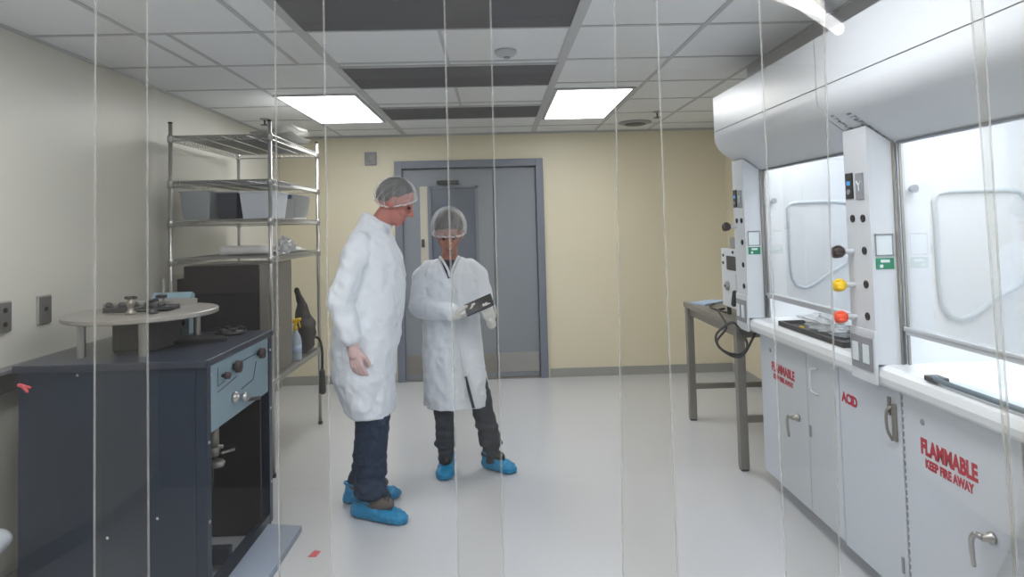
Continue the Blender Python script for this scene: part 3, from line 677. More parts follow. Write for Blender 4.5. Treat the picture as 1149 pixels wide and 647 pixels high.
for z in SH:
    s_ = B(); w_ = .0032
    for dz in (0, -.03):
        for (a_, b_) in (((RX0, RY0), (RX1, RY0)), ((RX1, RY0), (RX1, RY1)), ((RX1, RY1), (RX0, RY1)), ((RX0, RY1), (RX0, RY0))):
            tube(s_, [(a_[0], a_[1], z+dz), (b_[0], b_[1], z+dz)], .0045, 6)
    n = 46
    for k in range(1, n):
        y = RY0+(RY1-RY0)*k/n; tube(s_, [(RX0, y, z+.003), (RX1, y, z+.003)], w_, 5)
    for x in (RX0+.15, RX0+.31, RX0+.47): tube(s_, [(x, RY0, z-.003), (x, RY1, z-.003)], .004, 5)
    for x in (RX0, RX1):
        zz = [(x, RY0+(RY1-RY0)*k/56, z+(0 if k % 2 else -.03)) for k in range(57)]; tube(s_, zz, .0026, 4)
    for y in (RY0, RY1):
        zz = [(RX0+(RX1-RX0)*k/32, y, z+(0 if k % 2 else -.03)) for k in range(33)]; tube(s_, zz, .0026, 4)
    obj('wire_shelf', s_, M['chrome'], t)

# steel cabinet with black front on the low shelf
ZS = SH[4]+.006
t = thing('steel_equipment_box', 'stainless equipment box with a black front on the low shelf of the rack', 'equipment box', (-1.72, 4.45, ZS))
eb = B(); bx(eb, -1.97, -1.445, 4.225, 4.70, ZS, 1.318, .004); obj('box_shell', eb, M['steel_dull'], t)
obj('black_front', bx(B(), -1.968, -1.50, 4.215, 4.225, ZS+.01, 1.312), M['boxblack'], t)
obj('lower_front', bx(B(), -1.95, -1.505, 4.206, 4.215, ZS+.01, 1.14), M['navy_dark'], t)
obj('side_unit', bx(B(), -2.018, -1.972, 4.23, 4.62, ZS, 1.235, .003), M['boxblack'], t)
obj('side_handle', tube(B(), [(-1.443, 4.28, 1.2), (-1.428, 4.28, 1.2), (-1.428, 4.28, .85), (-1.443, 4.28, .85)], .005, 8), M['steel'], t)
# spray bottle
sx_, sy_ = -1.452, 4.80
t = thing('spray_bottle', 'clear spray bottle with a yellow trigger on the low shelf', 'spray bottle', (sx_, sy_, ZS))
obj('bottle', lathe(B(), [(.036, 0), (.040, .01), (.040, .13), (.034, .165), (.018, .20), (.014, .215)], (sx_, sy_, ZS)), M['bottle'], t, True)
tr = B(); lathe(tr, [(.017, .213), (.017, .235), (.012, .24)], (sx_, sy_, ZS), seg=14); rcone(tr, (sx_-.02, sy_, ZS+.275), (sx_+.03, sy_, ZS+.29), .016, .012); rcone(tr, (sx_, sy_, ZS+.235), (sx_, sy_, ZS+.275), .010, .012)
rcone(tr, (sx_+.024, sy_, ZS+.275), (sx_+.034, sy_, ZS+.235), .006, .005); obj('trigger_head', tr, M['yellow'], t, True)
obj('bottle_label', cyl(B(), (sx_, sy_, ZS+.05), (sx_, sy_, ZS+.11), .0408, seg=24), M['bluepad'], t, True)
# black bag and tubing behind
bg = B(); 
for a_, b_, c_, d_ in (((-1.50, 5.0, 1.08), (-1.47, 5.02, .95), .02, .03), ((-1.47, 5.02, .95), (-1.455, 5.03, .80), .04, .075), ((-1.455, 5.03, .80), (-1.46, 5.05, .68), .085, .08)): rcone(bg, a_, b_, c_, d_)
tag(fused('black_bag', bg, M['boxblack'], None, .01, 3, lambda c, n: c+n*(.012*noise.noise(c*18))), 'black bag slumped on the low shelf behind the spray bottle', 'bag')
hb = B(); tube(hb, sweep([(-1.44, 5.16, .70), (-1.395, 5.20, .68), (-1.378, 5.22, .60), (-1.375, 5.22, .50), (-1.378, 5.22, .42)], 6), .010, 8)
hs_ = thing('hanging_cord', 'black cord and grip hanging off the low shelf by the far post', 'cord', (-1.378, 5.22, .3))
obj('cord', hb, M['black'], hs_, True)
obj('grip', rcone(B(), (-1.378, 5.22, .42), (-1.376, 5.22, .27), .022, .026), M['darkgrey'], hs_, True)
# foam roll and plastic clump on the fourth shelf
ZS4 = SH[3]+.006
fr = B(); rcone(fr, (-1.80, 4.42, ZS4+.036), (-1.50, 4.40, ZS4+.036), .034, .030)
tag(fused('foam_roll', fr, M['foam'], None, .008, 3, lambda c, n: V((c.x, c.y, max(ZS4, c.z+.006*noise.noise(c*14))))), 'long white foam roll lying on the shelf above the steel box', 'roll')
tag(crumple('plastic_clump', (-1.425, 4.50, ZS4+.058), (.062, .075, .06), M['plasticbag'], 9., amp=.4, floor_z=ZS4), 'crumpled clump of white plastic at the end of the foam roll', 'plastic')
tag(crumple('folded_sheet', (-1.60, 4.95, ZS4+.02), (.16, .2, .022), M['foam'], 5., amp=.3, floor_z=ZS4), 'flat folded white sheet behind the foam roll', 'sheet')
# bins on the third shelf
ZS3 = SH[2]+.006
def tub(x, y, w, dpt, h, m, lb, lidm, blue=False):
    q = thing('storage_bin', lb, 'bin', (x, y, ZS3), 'storage bins on the third shelf')
    b_ = B(); k = .86; th = .004
    def ring(ww, dd, z): return [b_.verts.new((x+sx*ww/2, y+sy*dd/2, z)) for sx, sy in ((-1, -1), (1, -1), (1, 1), (-1, 1))]
    r0 = ring(w*k, dpt*k, ZS3); r1 = ring(w, dpt, ZS3+h); r2 = ring(w-2*th, dpt-2*th, ZS3+h); r3 = ring(w*k-2*th, dpt*k-2*th, ZS3+th)
    b_.faces.new(r0[::-1]); b_.faces.new(r3)
    for A, Q in ((r0, r1), (r1, r2), (r2, r3)):
        for i in range(4): b_.faces.new((A[i], A[(i+1) % 4], Q[(i+1) % 4], Q[i]))
    obj('bin_body', b_, m, q)
    obj('rim', bx(B(), x-w/2-.006, x+w/2+.006, y-dpt/2-.006, y+dpt/2+.006, ZS3+h, ZS3+h+.010, .002), lidm, q)
    if blue: obj('clip', bx(B(), x+w/2-.06, x+w/2-.02, y-dpt/2-.014, y-dpt/2-.006, ZS3+h-.02, ZS3+h+.008, .002), mat('blue_clip', (46, 56, 120), .4), q)
tub(-1.912, 4.42, .19, .34, .175, M['bin'], 'clear plastic bin at the wall end of the third shelf', M['bin'])
tub(-1.735, 4.46, .13, .30, .170, M['darkbin'], 'dark grey bin between the clear bin and the white bin', M['bin'])
tub(-1.545, 4.46, .21, .32, .165, M['whitebin'], 'white plastic bin on the third shelf next to the dark bin', M['whitebin'])
tub(-1.60, 4.97, .33, .40, .165, M['bin'], 'hazy plastic bin with a blue clip at the far end of the third shelf', M['bin'], True)
# crumpled films on the top shelf
ZS1 = SH[0]+.006
t = thing('tray_stack', 'stack of thin curved clear plastic trays on the top shelf of the rack', 'trays', (-1.5, 4.85, ZS1))
for k in range(4):
    s_ = B(); n = 10; g = []
    for i in range(n+1):
        u = i/n; x = -1.68+.29*u; z = ZS1+.012+k*.017+.03*u*u+ (.03*u if k > 1 else 0)
        g.append([s_.verts.new((x, 4.55+.5*v_/6, z+.006*math.sin(v_*1.3+k))) for v_ in range(7)])
    for i in range(n):
        for j in range(6): s_.faces.new((g[i][j], g[i+1][j], g[i+1][j+1], g[i][j+1]))
    bmesh.ops.solidify(s_, geom=s_.faces[:], thickness=.003)
    obj('tray', s_, M['foam'], t, True)

# red tape on floor
tag(obj('floor_tape', prism(B(), [(-.915, 3.165), (-.875, 3.16), (-.865, 3.215), (-.90, 3.225)], 'z', .0004, .0015), M['redtape']), 'small red square of tape on the floor', 'tape')

# ------------------------------------------------------------------ people
def hand_parts(wr, d, pn, th, curl, L=.175, grow=0.):
    """wr wrist point; d towards the fingers; pn out of the palm; th towards the thumb side"""
    d = V(d).normalized(); pn = V(pn); pn = (pn-d*pn.dot(d)).normalized(); th = V(th); s = d.cross(pn); s = s if s.dot(th) > 0 else -s
    k = L/.185; out = []; wr = V(wr)
    for i, off in enumerate((.028, .010, -.009, -.026)):
        kn = wr+d*(.088*k-(.006 if i == 3 else 0)-(.003 if i == 0 else 0))+s*(off*k)
        out.append((wr+d*.01+s*(off*.5*k), kn, .0165*k+grow, .0115*k+grow))
        ln = (.072, .080, .075, .060)[i]*k; p = kn; c = curl[i] if isinstance(curl, (list, tuple)) else curl; a_ = 0
        for j, fr_ in enumerate((.45, .31, .24)):
            a_ += c*(.7, 1.0, .8)[j]
            dd = d*math.cos(a_)+pn*math.sin(a_); dd = (dd+s*(off*.9)).normalized()
            e = p+dd*(ln*fr_); r_ = (.0092, .0082, .0074)[j]*k+grow
            out.append((p, e, r_, r_-.0007)); p = e
    b0 = wr+d*(.018*k)+s*(.022*k); b1 = b0+(d*.75+s*.6+pn*.35).normalized()*(.042*k); b2 = b1+(d*.92+s*.2+pn*.4).normalized()*(.030*k); b3 = b2+(d*.95+pn*.35).normalized()*(.024*k)
    out += [(b0, b1, .0145*k+grow, .0115*k+grow), (b1, b2, .0105*k+grow, .0095*k+grow), (b2, b3, .0095*k+grow, .0078*k+grow)]
    return out
def head_parts(bm, c, F, U, s=1.):
    F = V(F).normalized(); U = V(U); U = (U-F*U.dot(F)).normalized(); R = F.cross(U).normalized()
    rot = basis(R, F, U); c = V(c)
    def P(r, f, u): return c+(R*r+F*f+U*u)*s
    ell(bm, P(0, -.008, .022), (.077*s, .097*s, .094*s), rot)
    ell(bm, P(0, .034, -.045), (.058*s, .062*s, .068*s), rot)
    ell(bm, P(0, .068, -.092), (.027*s, .024*s, .021*s), rot)
    rcone(bm, P(0, .088, .018), P(0, .115, -.022), .008*s, .012*s); rcone(bm, P(-.012, .098, -.026), P(.012, .098, -.026), .009*s, .009*s)
    rcone(bm, P(-.036, .082, .024), P(.036, .082, .024), .010*s, .010*s)
    for q in (-1, 1):
        ell(bm, P(q*.078, -.005, -.012), (.014*s, .021*s, .034*s), rot); rcone(bm, P(q*.045, .055, -.028), P(q*.040, .068, -.035), .022*s, .018*s)
    rcone(bm, P(-.020, .090, -.058), P(.020, .090, -.058), .0085*s, .0085*s)
    rcone(bm, P(-.016, .088, -.070), P(.016, .088, -.070), .008*s, .008*s)
    return P, rot, R, F, U
def person(name, label, loc, sk, skin, coat_rings, sleeves, grp_mats):
    pass
def cloth(amp, sc, zst=.35):
    def f(c, n):
        q = V((c.x*sc, c.y*sc, c.z*sc*zst)); q2 = V((c.x*sc*2.3+7, c.y*sc*2.3, c.z*sc*1.6))
        q3 = V((c.x*16+c.z*9, c.y*16, c.z*11-c.x*6))
        return c+n*(amp*noise.noise(q)+amp*.45*noise.noise(q2)+amp*.75*(.25-abs(noise.noise(q3))))
    return f
def shoe(t, heel, toe, nameid, lace=False, top=.075, covm=None):
    """shoe cover over a shoe; heel, toe are points on the floor"""
    heel, toe = V(heel), V(toe); d = (toe-heel); L = d.length; d.normalize(); s = V((-d.y, d.x, 0)); U = V((0, 0, 1))
    b_ = B(); rings = []
    prof = [(0.0, .020, .012, .045), (.06, .040, .002, .095), (.18, .046, .0, .105), (.32, .047, .0, .100), (.45, .049, .0, .085), (.60, .054, .0, .072), (.75, .056, .0, .062), (.88, .048, .0, .052), (.97, .028, .004, .038), (1.0, .010, .012, .026)]
    sg = 20
    for u, hw, z0, z1 in prof:
        vs = []
        for k in range(sg):
            a_ = 2*PI*k/sg; c, q = math.cos(a_), math.sin(a_)
            y = hw*math.copysign(abs(c)**.7, c); z = (z0+z1)/2+(z1-z0)/2*math.copysign(abs(q)**.7, q)
            vs.append(b_.verts.new(heel+d*(u*L)+s*y+U*z))
        rings.append(vs)
    for A, Q in zip(rings, rings[1:]):
        for k in range(sg): b_.faces.new((A[k], A[(k+1) % sg], Q[(k+1) % sg], Q[k]))
    b_.faces.new(rings[0][::-1]); b_.faces.new(rings[-1])
    def wr(c, n):
        c = c+n*(.005*noise.noise(c*38)+.004*noise.noise(c*75)); c.z = max(c.z, .0006); return c
    o = fused('shoe_cover', b_, M['cover'], t, .005, 3, wr)
    # elastic rim
    r_ = B(); cc = heel+d*(L*.27)
    pts = []
    for k in range(28):
        a_ = 2*PI*k/28; pts.append(cc+d*(L*.24*math.cos(a_))+s*(.044*math.sin(a_))+U*(.100-.014*math.cos(a_)+.004*math.sin(k*2.6)))
    tube(r_, pts, .0065, 6, True); obj('elastic_rim', r_, M['cover'], o, True)
    u_ = B(); ell(u_, cc+U*(.088 if lace else .085)+d*(.055 if lace else .01), (.11 if lace else .088, .043, .046 if lace else .040), basis(d, s, U)); rcone(u_, cc-d*.02+U*.08, cc-d*.02+U*.13, .042, .040)
    sh = obj('shoe_upper', u_, M['shoe'] if lace else M['black'], t, True)
    if lace:
        lc = B(); a0 = cc+d*.105+U*.127
        tube(lc, sweep([a0+s*.02, a0-s*.02+d*.012+U*.004, a0+s*.022+d*.03-U*.002, a0-s*.03+d*.04-U*.008], 5), .003, 6)
        tube(lc, sweep([a0, a0+s*.022+U*.014+d*.01, a0+s*.032-U*.004+d*.02], 5), .003, 6); tube(lc, sweep([a0, a0-s*.022+U*.014+d*.01, a0-s*.036-U*.004+d*.03], 5), .003, 6)
        obj('laces', lc, M['black'], sh, True)
def hairnet(t, P, rot, s, puff, c0=(0, -.008, .03), cut=(-.25, .3, .3)):
    """bouffant cap: dome above a tilted band"""
    b_ = B(); bmesh.ops.create_uvsphere(b_, u_segments=64, v_segments=32, radius=1)
    cx, cf, cu = c0; kill = []; low = {}
    for v in b_.verts:
        q = v.co.copy(); lim = cut[0]+cut[1]*q.y-cut[2]*q.x*q.x
        if q.z < lim-.05: kill.append(v); continue
        k = 1+.05*noise.noise(q*5)+.03*abs(noise.noise(q*11)); e = max(0., .22-(q.z-lim)); 
        v.co = P(cx, cf, cu)+rot @ V((q.x*(.077+puff)*s*k*(1-e*.3), q.y*(.097+puff)*s*k*(1-e*.3), q.z*(.094+puff)*s*k))
    bmesh.ops.delete(b_, geom=kill, context='VERTS')
    bmesh.ops.solidify(b_, geom=b_.faces[:], thickness=.0008)
    o = obj('hair_net', b_, M['net'], t, True)
    r_ = B(); pts = []
    for k in range(48):
        a_ = 2*PI*k/48; x, y = math.cos(a_), math.sin(a_); z = cut[0]+cut[1]*y-cut[2]*x*x; rr = math.sqrt(max(.05, 1-z*z))*.95
        pts.append(P(cx, cf, cu)+rot @ V((x*(.077+puff)*s*rr, y*(.097+puff)*s*rr, (z+.02*math.sin(k*2.1))*(.094+puff)*s)))
    tube(r_, pts, .0055, 6, True)
    obj('elastic_band', r_, M['netrim'], o, True); r_ = B()
    for k in range(0, 48, 2):
        a_ = 2*PI*k/48+.05*math.sin(k*5.); pp_ = []
        for j in range(7):
            z = cut[0]+cut[1]*math.sin(a_)-cut[2]*math.cos(a_)**2; z = z+(.92-z)*j/8; rr = math.sqrt(max(.02, 1-z*z))
            aa = a_+.12*math.sin(j*1.3+k)
            pp_.append(P(cx, cf, cu)+rot @ V((math.cos(aa)*(.078+puff)*s*rr, math.sin(aa)*(.098+puff)*s*rr, z*(.095+puff)*s)))
        tube(r_, pp_, [.004, .0032, .0025, .002, .0015, .0012, .001], 5)
    obj('pleats', r_, M['pleat'], o, True)
def haircap(t, P, rot, s, m, c0=(0, -.014, .026), k0=1., lim=lambda q: q.z > -.35+.75*q.y):
    b_ = B(); bmesh.ops.create_icosphere(b_, subdivisions=5, radius=1); kill = []
    for v in b_.verts:
        q = v.co.copy()
        if not lim(q): kill.append(v)
        k = k0*(1+.03*noise.noise(q*9))
        v.co = P(*c0)+rot @ V((q.x*.081*s*k, q.y*.100*s*k, q.z*.099*s*k))
    bmesh.ops.delete(b_, geom=kill, context='VERTS')
    bmesh.ops.solidify(b_, geom=b_.faces[:], thickness=.004)
    obj('hair', b_, m, t, True)
def face_bits(t, P, s):
    for q in (-1, 1):
        e = B(); ell(e, P(q*.031, .084, .006), (.0095*s, .0095*s, .007*s), sub=2); obj('eye', e, M['eye'], t, True)
    l = B(); rcone(l, P(-.017, .098, -.064), P(.017, .098, -.064), .0032*s, .0032*s); obj('mouth', l, M['lip'], t, True)

# ---- the man (facing +x, right side to the camera)
t = thing('person', 'tall person in a white lab coat, jeans and blue shoe covers bending the head down', 'person', (-.72, 3.65, 0))
man = t
hc = V((-.553, 3.66, 1.668)); HF = V((.84, .10, -.52)); HU = V((.50, .04, .86))
body = B()
P_, rot_, R_, F_, U_ = head_parts(body, hc, HF, HU, 1.04)
for q in ((-.60, 3.66, 1.60, -.66, 3.665, 1.50, .056, .066), (-.66, 3.665, 1.50, -.70, 3.66, 1.40, .075, .11)): rcone(body, q[0:3], q[3:6], q[6], q[7])
loft(body, [(-.715, 3.66, .86, .10, .15), (-.72, 3.66, .98, .11, .155), (-.71, 3.66, 1.10, .10, .14), (-.70, 3.66, 1.25, .115, .155), (-.70, 3.66, 1.38, .10, .15), (-.69, 3.66, 1.45, .07, .11), (-.68, 3.66, 1.51, .05, .07)])
SR, ER, WR = V((-.735, 3.50, 1.40)), V((-.80, 3.425, 1.14)), V((-.738, 3.40, .905))
SL, EL, WL = V((-.69, 3.83, 1.40)), V((-.70, 3.91, 1.14)), V((-.665, 3.92, .91))
for a_, b_, c_ in ((SR, ER, WR), (SL, EL, WL)):
    rcone(body, a_, b_, .046, .040); rcone(body, b_, c_, .038, .027)
HipR, KnR, AnR = V((-.715, 3.57, .90)), V((-.675, 3.565, .50)), V((-.700, 3.552, .10))
HipL, KnL, AnL = V((-.725, 3.75, .90)), V((-.715, 3.76, .50)), V((-.785, 3.775, .10))
for a_, b_, c_ in ((HipR, KnR, AnR), (HipL, KnL, AnL)):
    rcone(body, a_, b_, .082, .056); rcone(body, b_, c_, .055, .036)
for an, td in ((AnR, V((.24, -.09, 0))), (AnL, V((.24, .07, 0)))): rcone(body, an+V((-.03, 0, -.045)), an+td*.35+V((0, 0, -.062)), .030, .018)
hR = hand_parts(WR+V((0, 0, .0)), (.20, .02, -.98), (.25, .95, 0), (1, 0, .1), [.35, .42, .48, .52], .178)
hL = hand_parts(WL, (.15, 0, -1), (0, -1, 0), (1, 0, .1), .4, .178)
for q in hR+hL: rcone(body, *q, seg=10)
def sockets(c, n):
    for s_ in (-1, 1):
        e = P_(s_*.031, .088, .006); d_ = (c-e).length
        if d_ < .022: c = c-F_*(.008*(1-d_/.022))
    return c
fused('body', body, M['skin_m'], t, .0045, 3, sockets)
haircap(t, P_, rot_, 1.04, M['hair_m'], lim=lambda q: q.z > -.30+1.25*q.y and q.z > -.62)
hairnet(t, P_, rot_, 1.04, .017, (0, -.010, .022), (-.14, .48, .42))
face_bits(t, P_, 1.04)
gl = B()
for q in hand_parts(WR, (.20, .02, -.98), (.25, .95, 0), (1, 0, .1), [.35, .42, .48, .52], .178, .0016): rcone(gl, *q, seg=10)
rcone(gl, WR+V((-.006, 0, .05)), WR+V((.002, 0, -.02)), .034, .028)
fused('glove', gl, M['glove_m'], t, .004, 2, lambda c, n: c+n*.0012*noise.noise(c*60))
gl = B()
for q in hand_parts(WL, (.15, 0, -1), (0, -1, 0), (1, 0, .1), .4, .178, .0016): rcone(gl, *q, seg=10)
fused('glove', gl, M['glove_m'], t, .004, 2)
tr = B(); rcone(tr, HipR, KnR, .11, .084); rcone(tr, HipL, KnL, .11, .084)
loft(tr, [(KnR.x, KnR.y, .54, .088, .086), (-.685, 3.565, .40, .083, .082), (-.690, 3.56, .26, .080, .08), (-.697, 3.556, .18, .083, .08), (-.690, 3.553, .125, .092, .084)])
loft(tr, [(KnL.x, KnL.y, .54, .088, .086), (-.73, 3.765, .40, .083, .082), (-.75, 3.77, .26, .078, .08), (-.765, 3.772, .17, .080, .078), (-.775, 3.774, .12, .082, .078)])
loft(tr, [(-.72, 3.66, .80, .13, .20), (-.72, 3.66, .95, .13, .19), (-.71, 3.66, 1.05, .12, .17)])
def denim(c, n):
    k = 1.35 if c.z < .3 else .6
    return c+n*(.011*k*noise.noise(V((c.x*14, c.y*14, c.z*30)))+.004*noise.noise(c*45))
fused('jeans', tr, M['jeans'], t, .007, 3, denim)
shoe(t, (-.800, 3.595, 0), (-.490, 3.468, 0), 'r', True)
shoe(t, (-.885, 3.752, 0), (-.575, 3.832, 0), 'l', True)
ct = B()
loft(ct, [(-.705, 3.65, .535, .125, .20, -.12), (-.715, 3.65, .60, .140, .215, -.1), (-.73, 3.655, .72, .158, .225), (-.725, 3.66, .86, .168, .23), (-.71, 3.66, 1.0, .172, .225), (-.695, 3.66, 1.12, .178, .22), (-.688, 3.665, 1.25, .178, .215), (-.688, 3.665, 1.36, .165, .205), (-.69, 3.665, 1.44, .135, .19), (-.69, 3.665, 1.495, .112, .150), (-.670, 3.665, 1.53, .088, .10, -.2), (-.648, 3.664, 1.568, .068, .074, -.5)])
rcone(ct, (-.715, 3.52, 1.435), (-.745, 3.475, 1.36), .072, .078); rcone(ct, (-.745, 3.475, 1.36), (-.805, 3.425, 1.15), .078, .072); rcone(ct, (-.805, 3.425, 1.15), (-.752, 3.40, .975), .070, .055)
rcone(ct, (-.69, 3.82, 1.42), (-.68, 3.87, 1.36), .07, .076); rcone(ct, (-.68, 3.87, 1.36), (-.68, 3.92, 1.15), .076, .07); rcone(ct, (-.69, 3.92, 1.15), (-.67, 3.92, .98), .068, .052)
coat = fused('lab_coat', ct, M['coatm'], t, .0075, 4, cloth(.016, 9))
cf = B(); d_ = (V((-.745, 3.40, .945))-V((-.757, 3.402, .985))).normalized()
lathe(cf, [(.044, 0), (.043, .035), (.041, .05), (.030, .052)], (-.757, 3.402, .985), d_, 20); obj('cuff', cf, M['coatm'], coat, True)
cl = B(); tube(cl, [(-.648+.070*math.cos(k*PI/12), 3.664+.076*math.sin(k*PI/12), 1.566-.036*math.cos(k*PI/12)) for k in range(24)], .009, 8, True)
obj('collar', cl, M['coatm'], coat, True)
pk = B(); prism(pk, [(-.745, .98), (-.60, .99), (-.60, .84), (-.745, .83)], 'y', 3.418, 3.43)
bpy.data.objects.remove(obj('x', pk, M['coatm']))

# ---- the woman (facing the camera, looking down at the tablet)
t = thing('person', 'shorter person in a white lab coat facing forward and looking down at a tablet', 'person', (-.26, 4.17, 0))
hc = V((-.291, 4.115, 1.478)); HF = V((.02, -.88, -.46)); HU = V((0, -.45, .88))
body = B()
P2, rot2, R2, F2, U2 = head_parts(body, hc, HF, HU, .97)
rcone(body, (-.291, 4.135, 1.42), (-.295, 4.165, 1.30), .048, .054)
loft(body, [(-.29, 4.17, .80, .155, .105), (-.29, 4.17, .92, .15, .105), (-.29, 4.17, 1.02, .125, .095), (-.295, 4.17, 1.14, .14, .105), (-.295, 4.17, 1.23, .145, .10), (-.295, 4.17, 1.29, .11, .07), (-.295, 4.165, 1.33, .055, .052)])
SR, ER, WR = V((-.445, 4.165, 1.25)), V((-.490, 4.10, 1.02)), V((-.245, 3.90, 1.015))
SL, EL, WL = V((-.145, 4.165, 1.25)), V((-.085, 4.10, 1.035)), V((-.045, 3.90, .985))
for a_, b_, c_ in ((SR, ER, WR), (SL, EL, WL)):
    rcone(body, a_, b_, .048, .037); rcone(body, b_, c_, .036, .024)
HipR, KnR, AnR = V((-.365, 4.17, .82)), V((-.350, 4.13, .46)), V((-.343, 4.150, .09))
HipL, KnL, AnL = V((-.215, 4.17, .82)), V((-.13, 4.15, .46)), V((-.055, 4.185, .09))
for a_, b_, c_ in ((HipR, KnR, AnR), (HipL, KnL, AnL)):
    rcone(body, a_, b_, .078, .052); rcone(body, b_, c_, .05, .032)
rcone(body, AnR+V((0, .02, -.045)), AnR+V((0, -.04, -.062)), .028, .018); rcone(body, AnL+V((-.02, .01, -.045)), AnL+V((.03, -.02, -.062)), .028, .018)
HRa = ((.245, 0, 0),)
hr_args = (WR+V((0, 0, -.012)), (.90, -.32, .12), (.25, .25, 1), (.3, -1, .2), [.55, .6, .62, .66], .165)
hl_args = (WL+V((0, 0, -.02)), (-.12, -.62, .50), (-.35, .45, 1), (.9, -.1, .1), [.25, .3, .35, .4], .165)
for q in hand_parts(*hr_args)+hand_parts(*hl_args): rcone(body, *q, seg=10)
def sockets2(c, n):
    for s_ in (-1, 1):
        e = P2(s_*.031, .088, .006); d_ = (c-e).length
        if d_ < .020: c = c-F2*(.008*(1-d_/.020))
    return c
fused('body', body, M['skin_w'], t, .0045, 3, sockets2)
haircap(t, P2, rot2, .97, M['hair_w'], (0, -.018, .036), 1.14, lim=lambda q: q.z > -.25+.62*q.y or q.y < -.45 and q.z > -.7)
hairnet(t, P2, rot2, .97, .036, (0, -.018, .040), (-.17, .12, .16))
face_bits(t, P2, .97)
for nm_, ar in (('glove', hr_args), ('glove', hl_args)):
    gl = B()
    for q in hand_parts(*ar, .0016): rcone(gl, *q, seg=10)
    w_ = V(ar[0]); d_ = V(ar[1]).normalized(); rcone(gl, w_-d_*.04, w_+d_*.02, .030, .025)
    fused(nm_, gl, M['glove_w'], t, .004, 2)
tr = B(); rcone(tr, HipR, KnR, .095, .072); rcone(tr, HipL, KnL, .095, .072)
loft(tr, [(-.350, 4.13, .50, .066, .07), (-.346, 4.135, .36, .060, .064), (-.343, 4.14, .25, .058, .062), (-.345, 4.143, .19, .062, .064), (-.345, 4.143, .165, .062, .064)])
loft(tr, [(-.130, 4.15, .50, .070, .07), (-.105, 4.155, .36, .066, .064), (-.078, 4.165, .25, .066, .062), (-.066, 4.17, .19, .070, .064), (-.062, 4.17, .16, .070, .064)])
rcone(tr, (-.343, 4.145, .2), (-.343, 4.145, .07), .048, .047); rcone(tr, (-.06, 4.178, .2), (-.052, 4.182, .07), .050, .048)
loft(tr, [(-.29, 4.17, .76, .165, .115), (-.29, 4.17, .90, .16, .11), (-.29, 4.17, .98, .14, .10)])
fused('trousers', tr, M['trousers'], t, .007, 3, denim)
shoe(t, (-.335, 4.245, 0), (-.348, 4.015, 0), 'r')
shoe(t, (-.115, 4.235, 0), (.085, 4.100, 0), 'l')
sh = B(); loft(sh, [(-.293, 4.15, 1.20, .05, .085), (-.293, 4.15, 1.28, .055, .072), (-.293, 4.15, 1.315, .056, .058)]); obj('shirt', sh, M['shirt'], t, True)
ct = B()
loft(ct, [(-.268, 4.165, .415, .205, .15), (-.27, 4.165, .50, .202, .152), (-.278, 4.165, .64, .192, .15), (-.288, 4.168, .80, .182, .145), (-.29, 4.17, .92, .176, .14), (-.293, 4.17, 1.04, .175, .135), (-.295, 4.17, 1.15, .178, .135), (-.295, 4.17, 1.235, .172, .125), (-.295, 4.17, 1.285, .135, .10), (-.295, 4.165, 1.32, .085, .078)])
rcone(ct, (-.42, 4.165, 1.255), (-.465, 4.155, 1.21), .058, .066); rcone(ct, (-.465, 4.155, 1.21), (-.490, 4.10, 1.03), .068, .066); rcone(ct, (-.490, 4.10, 1.03), (-.275, 3.925, 1.02), .068, .052)
rcone(ct, (-.17, 4.165, 1.255), (-.125, 4.155, 1.21), .058, .066); rcone(ct, (-.125, 4.155, 1.21), (-.088, 4.10, 1.045), .066, .060); rcone(ct, (-.088, 4.10, 1.045), (-.055, 3.96, 1.0), .060, .046)
def wcoat(c, n):
    c2_ = cloth(.013, 10)(c, n)
    if c.z > 1.20 and c.y < 4.16:      # neckline opened to a V
        vx = abs(c.x+.293); lim = (c.z-1.20)*.42
        if vx < lim+.012: c2_.y += .055*min(1, (lim+.012-vx)/.02)
    return c2_
coat = fused('lab_coat', ct, M['coatm'], t, .0065, 4, wcoat)
pl_ = B(); tube(pl_, [(-.262, 4.022, 1.17), (-.25, 4.020, 1.0), (-.235, 4.016, .80), (-.205, 4.008, .60), (-.195, 4.008, .50)], .005, 6)
obj('placket', pl_, M['coatm'], coat, True)
sl = B(); prism(sl, [(-.213, .62), (-.196, .62), (-.150, .43), (-.168, .43)], 'y', 4.004, 4.012); obj('hem_slit', sl, M['trousers'], coat)
cl = B(); tube(cl, sweep([(-.35, 4.11, 1.335), (-.33, 4.085, 1.31), (-.30, 4.065, 1.26), (-.285, 4.055, 1.215), (-.27, 4.065, 1.26), (-.245, 4.085, 1.315), (-.235, 4.12, 1.335)], 5), .008, 8); obj('collar', cl, M['coatm'], coat, True)
# tablet in the hands
tx = thing('tablet', 'small dark tablet held level in both hands of the shorter person', 'tablet', (-.11, 3.855, 1.06))
Tm = Matrix.Translation(V((-.108, 3.855, 1.062))) @ Matrix.Rotation(math.radians(-22), 4, 'Y') @ Matrix.Rotation(math.radians(24), 4, 'X')
def tb_(x0, x1, y0, y1, z0, z1, nm, m, bev=0):
    b_ = bx(B(), x0, x1, y0, y1, z0, z1, bev)
    for v in b_.verts: v.co = Tm @ v.co
    return obj(nm, b_, m, tx)
tb_(-.085, .085, -.065, .065, -.006, .006, 'tablet_case', mat('slate_case', (50, 58, 76), .35), .003)
tb_(-.077, .077, -.057, .057, .006, .0068, 'tablet_screen', M['black'])
b_ = B(); lathe(b_, [(.008, 0), (.008, .003)], (-.01, -.0, -.006), (0, 0, -1), 16)
for v in b_.verts: v.co = Tm @ v.co
obj('camera_lens', b_, M['label'], tx)

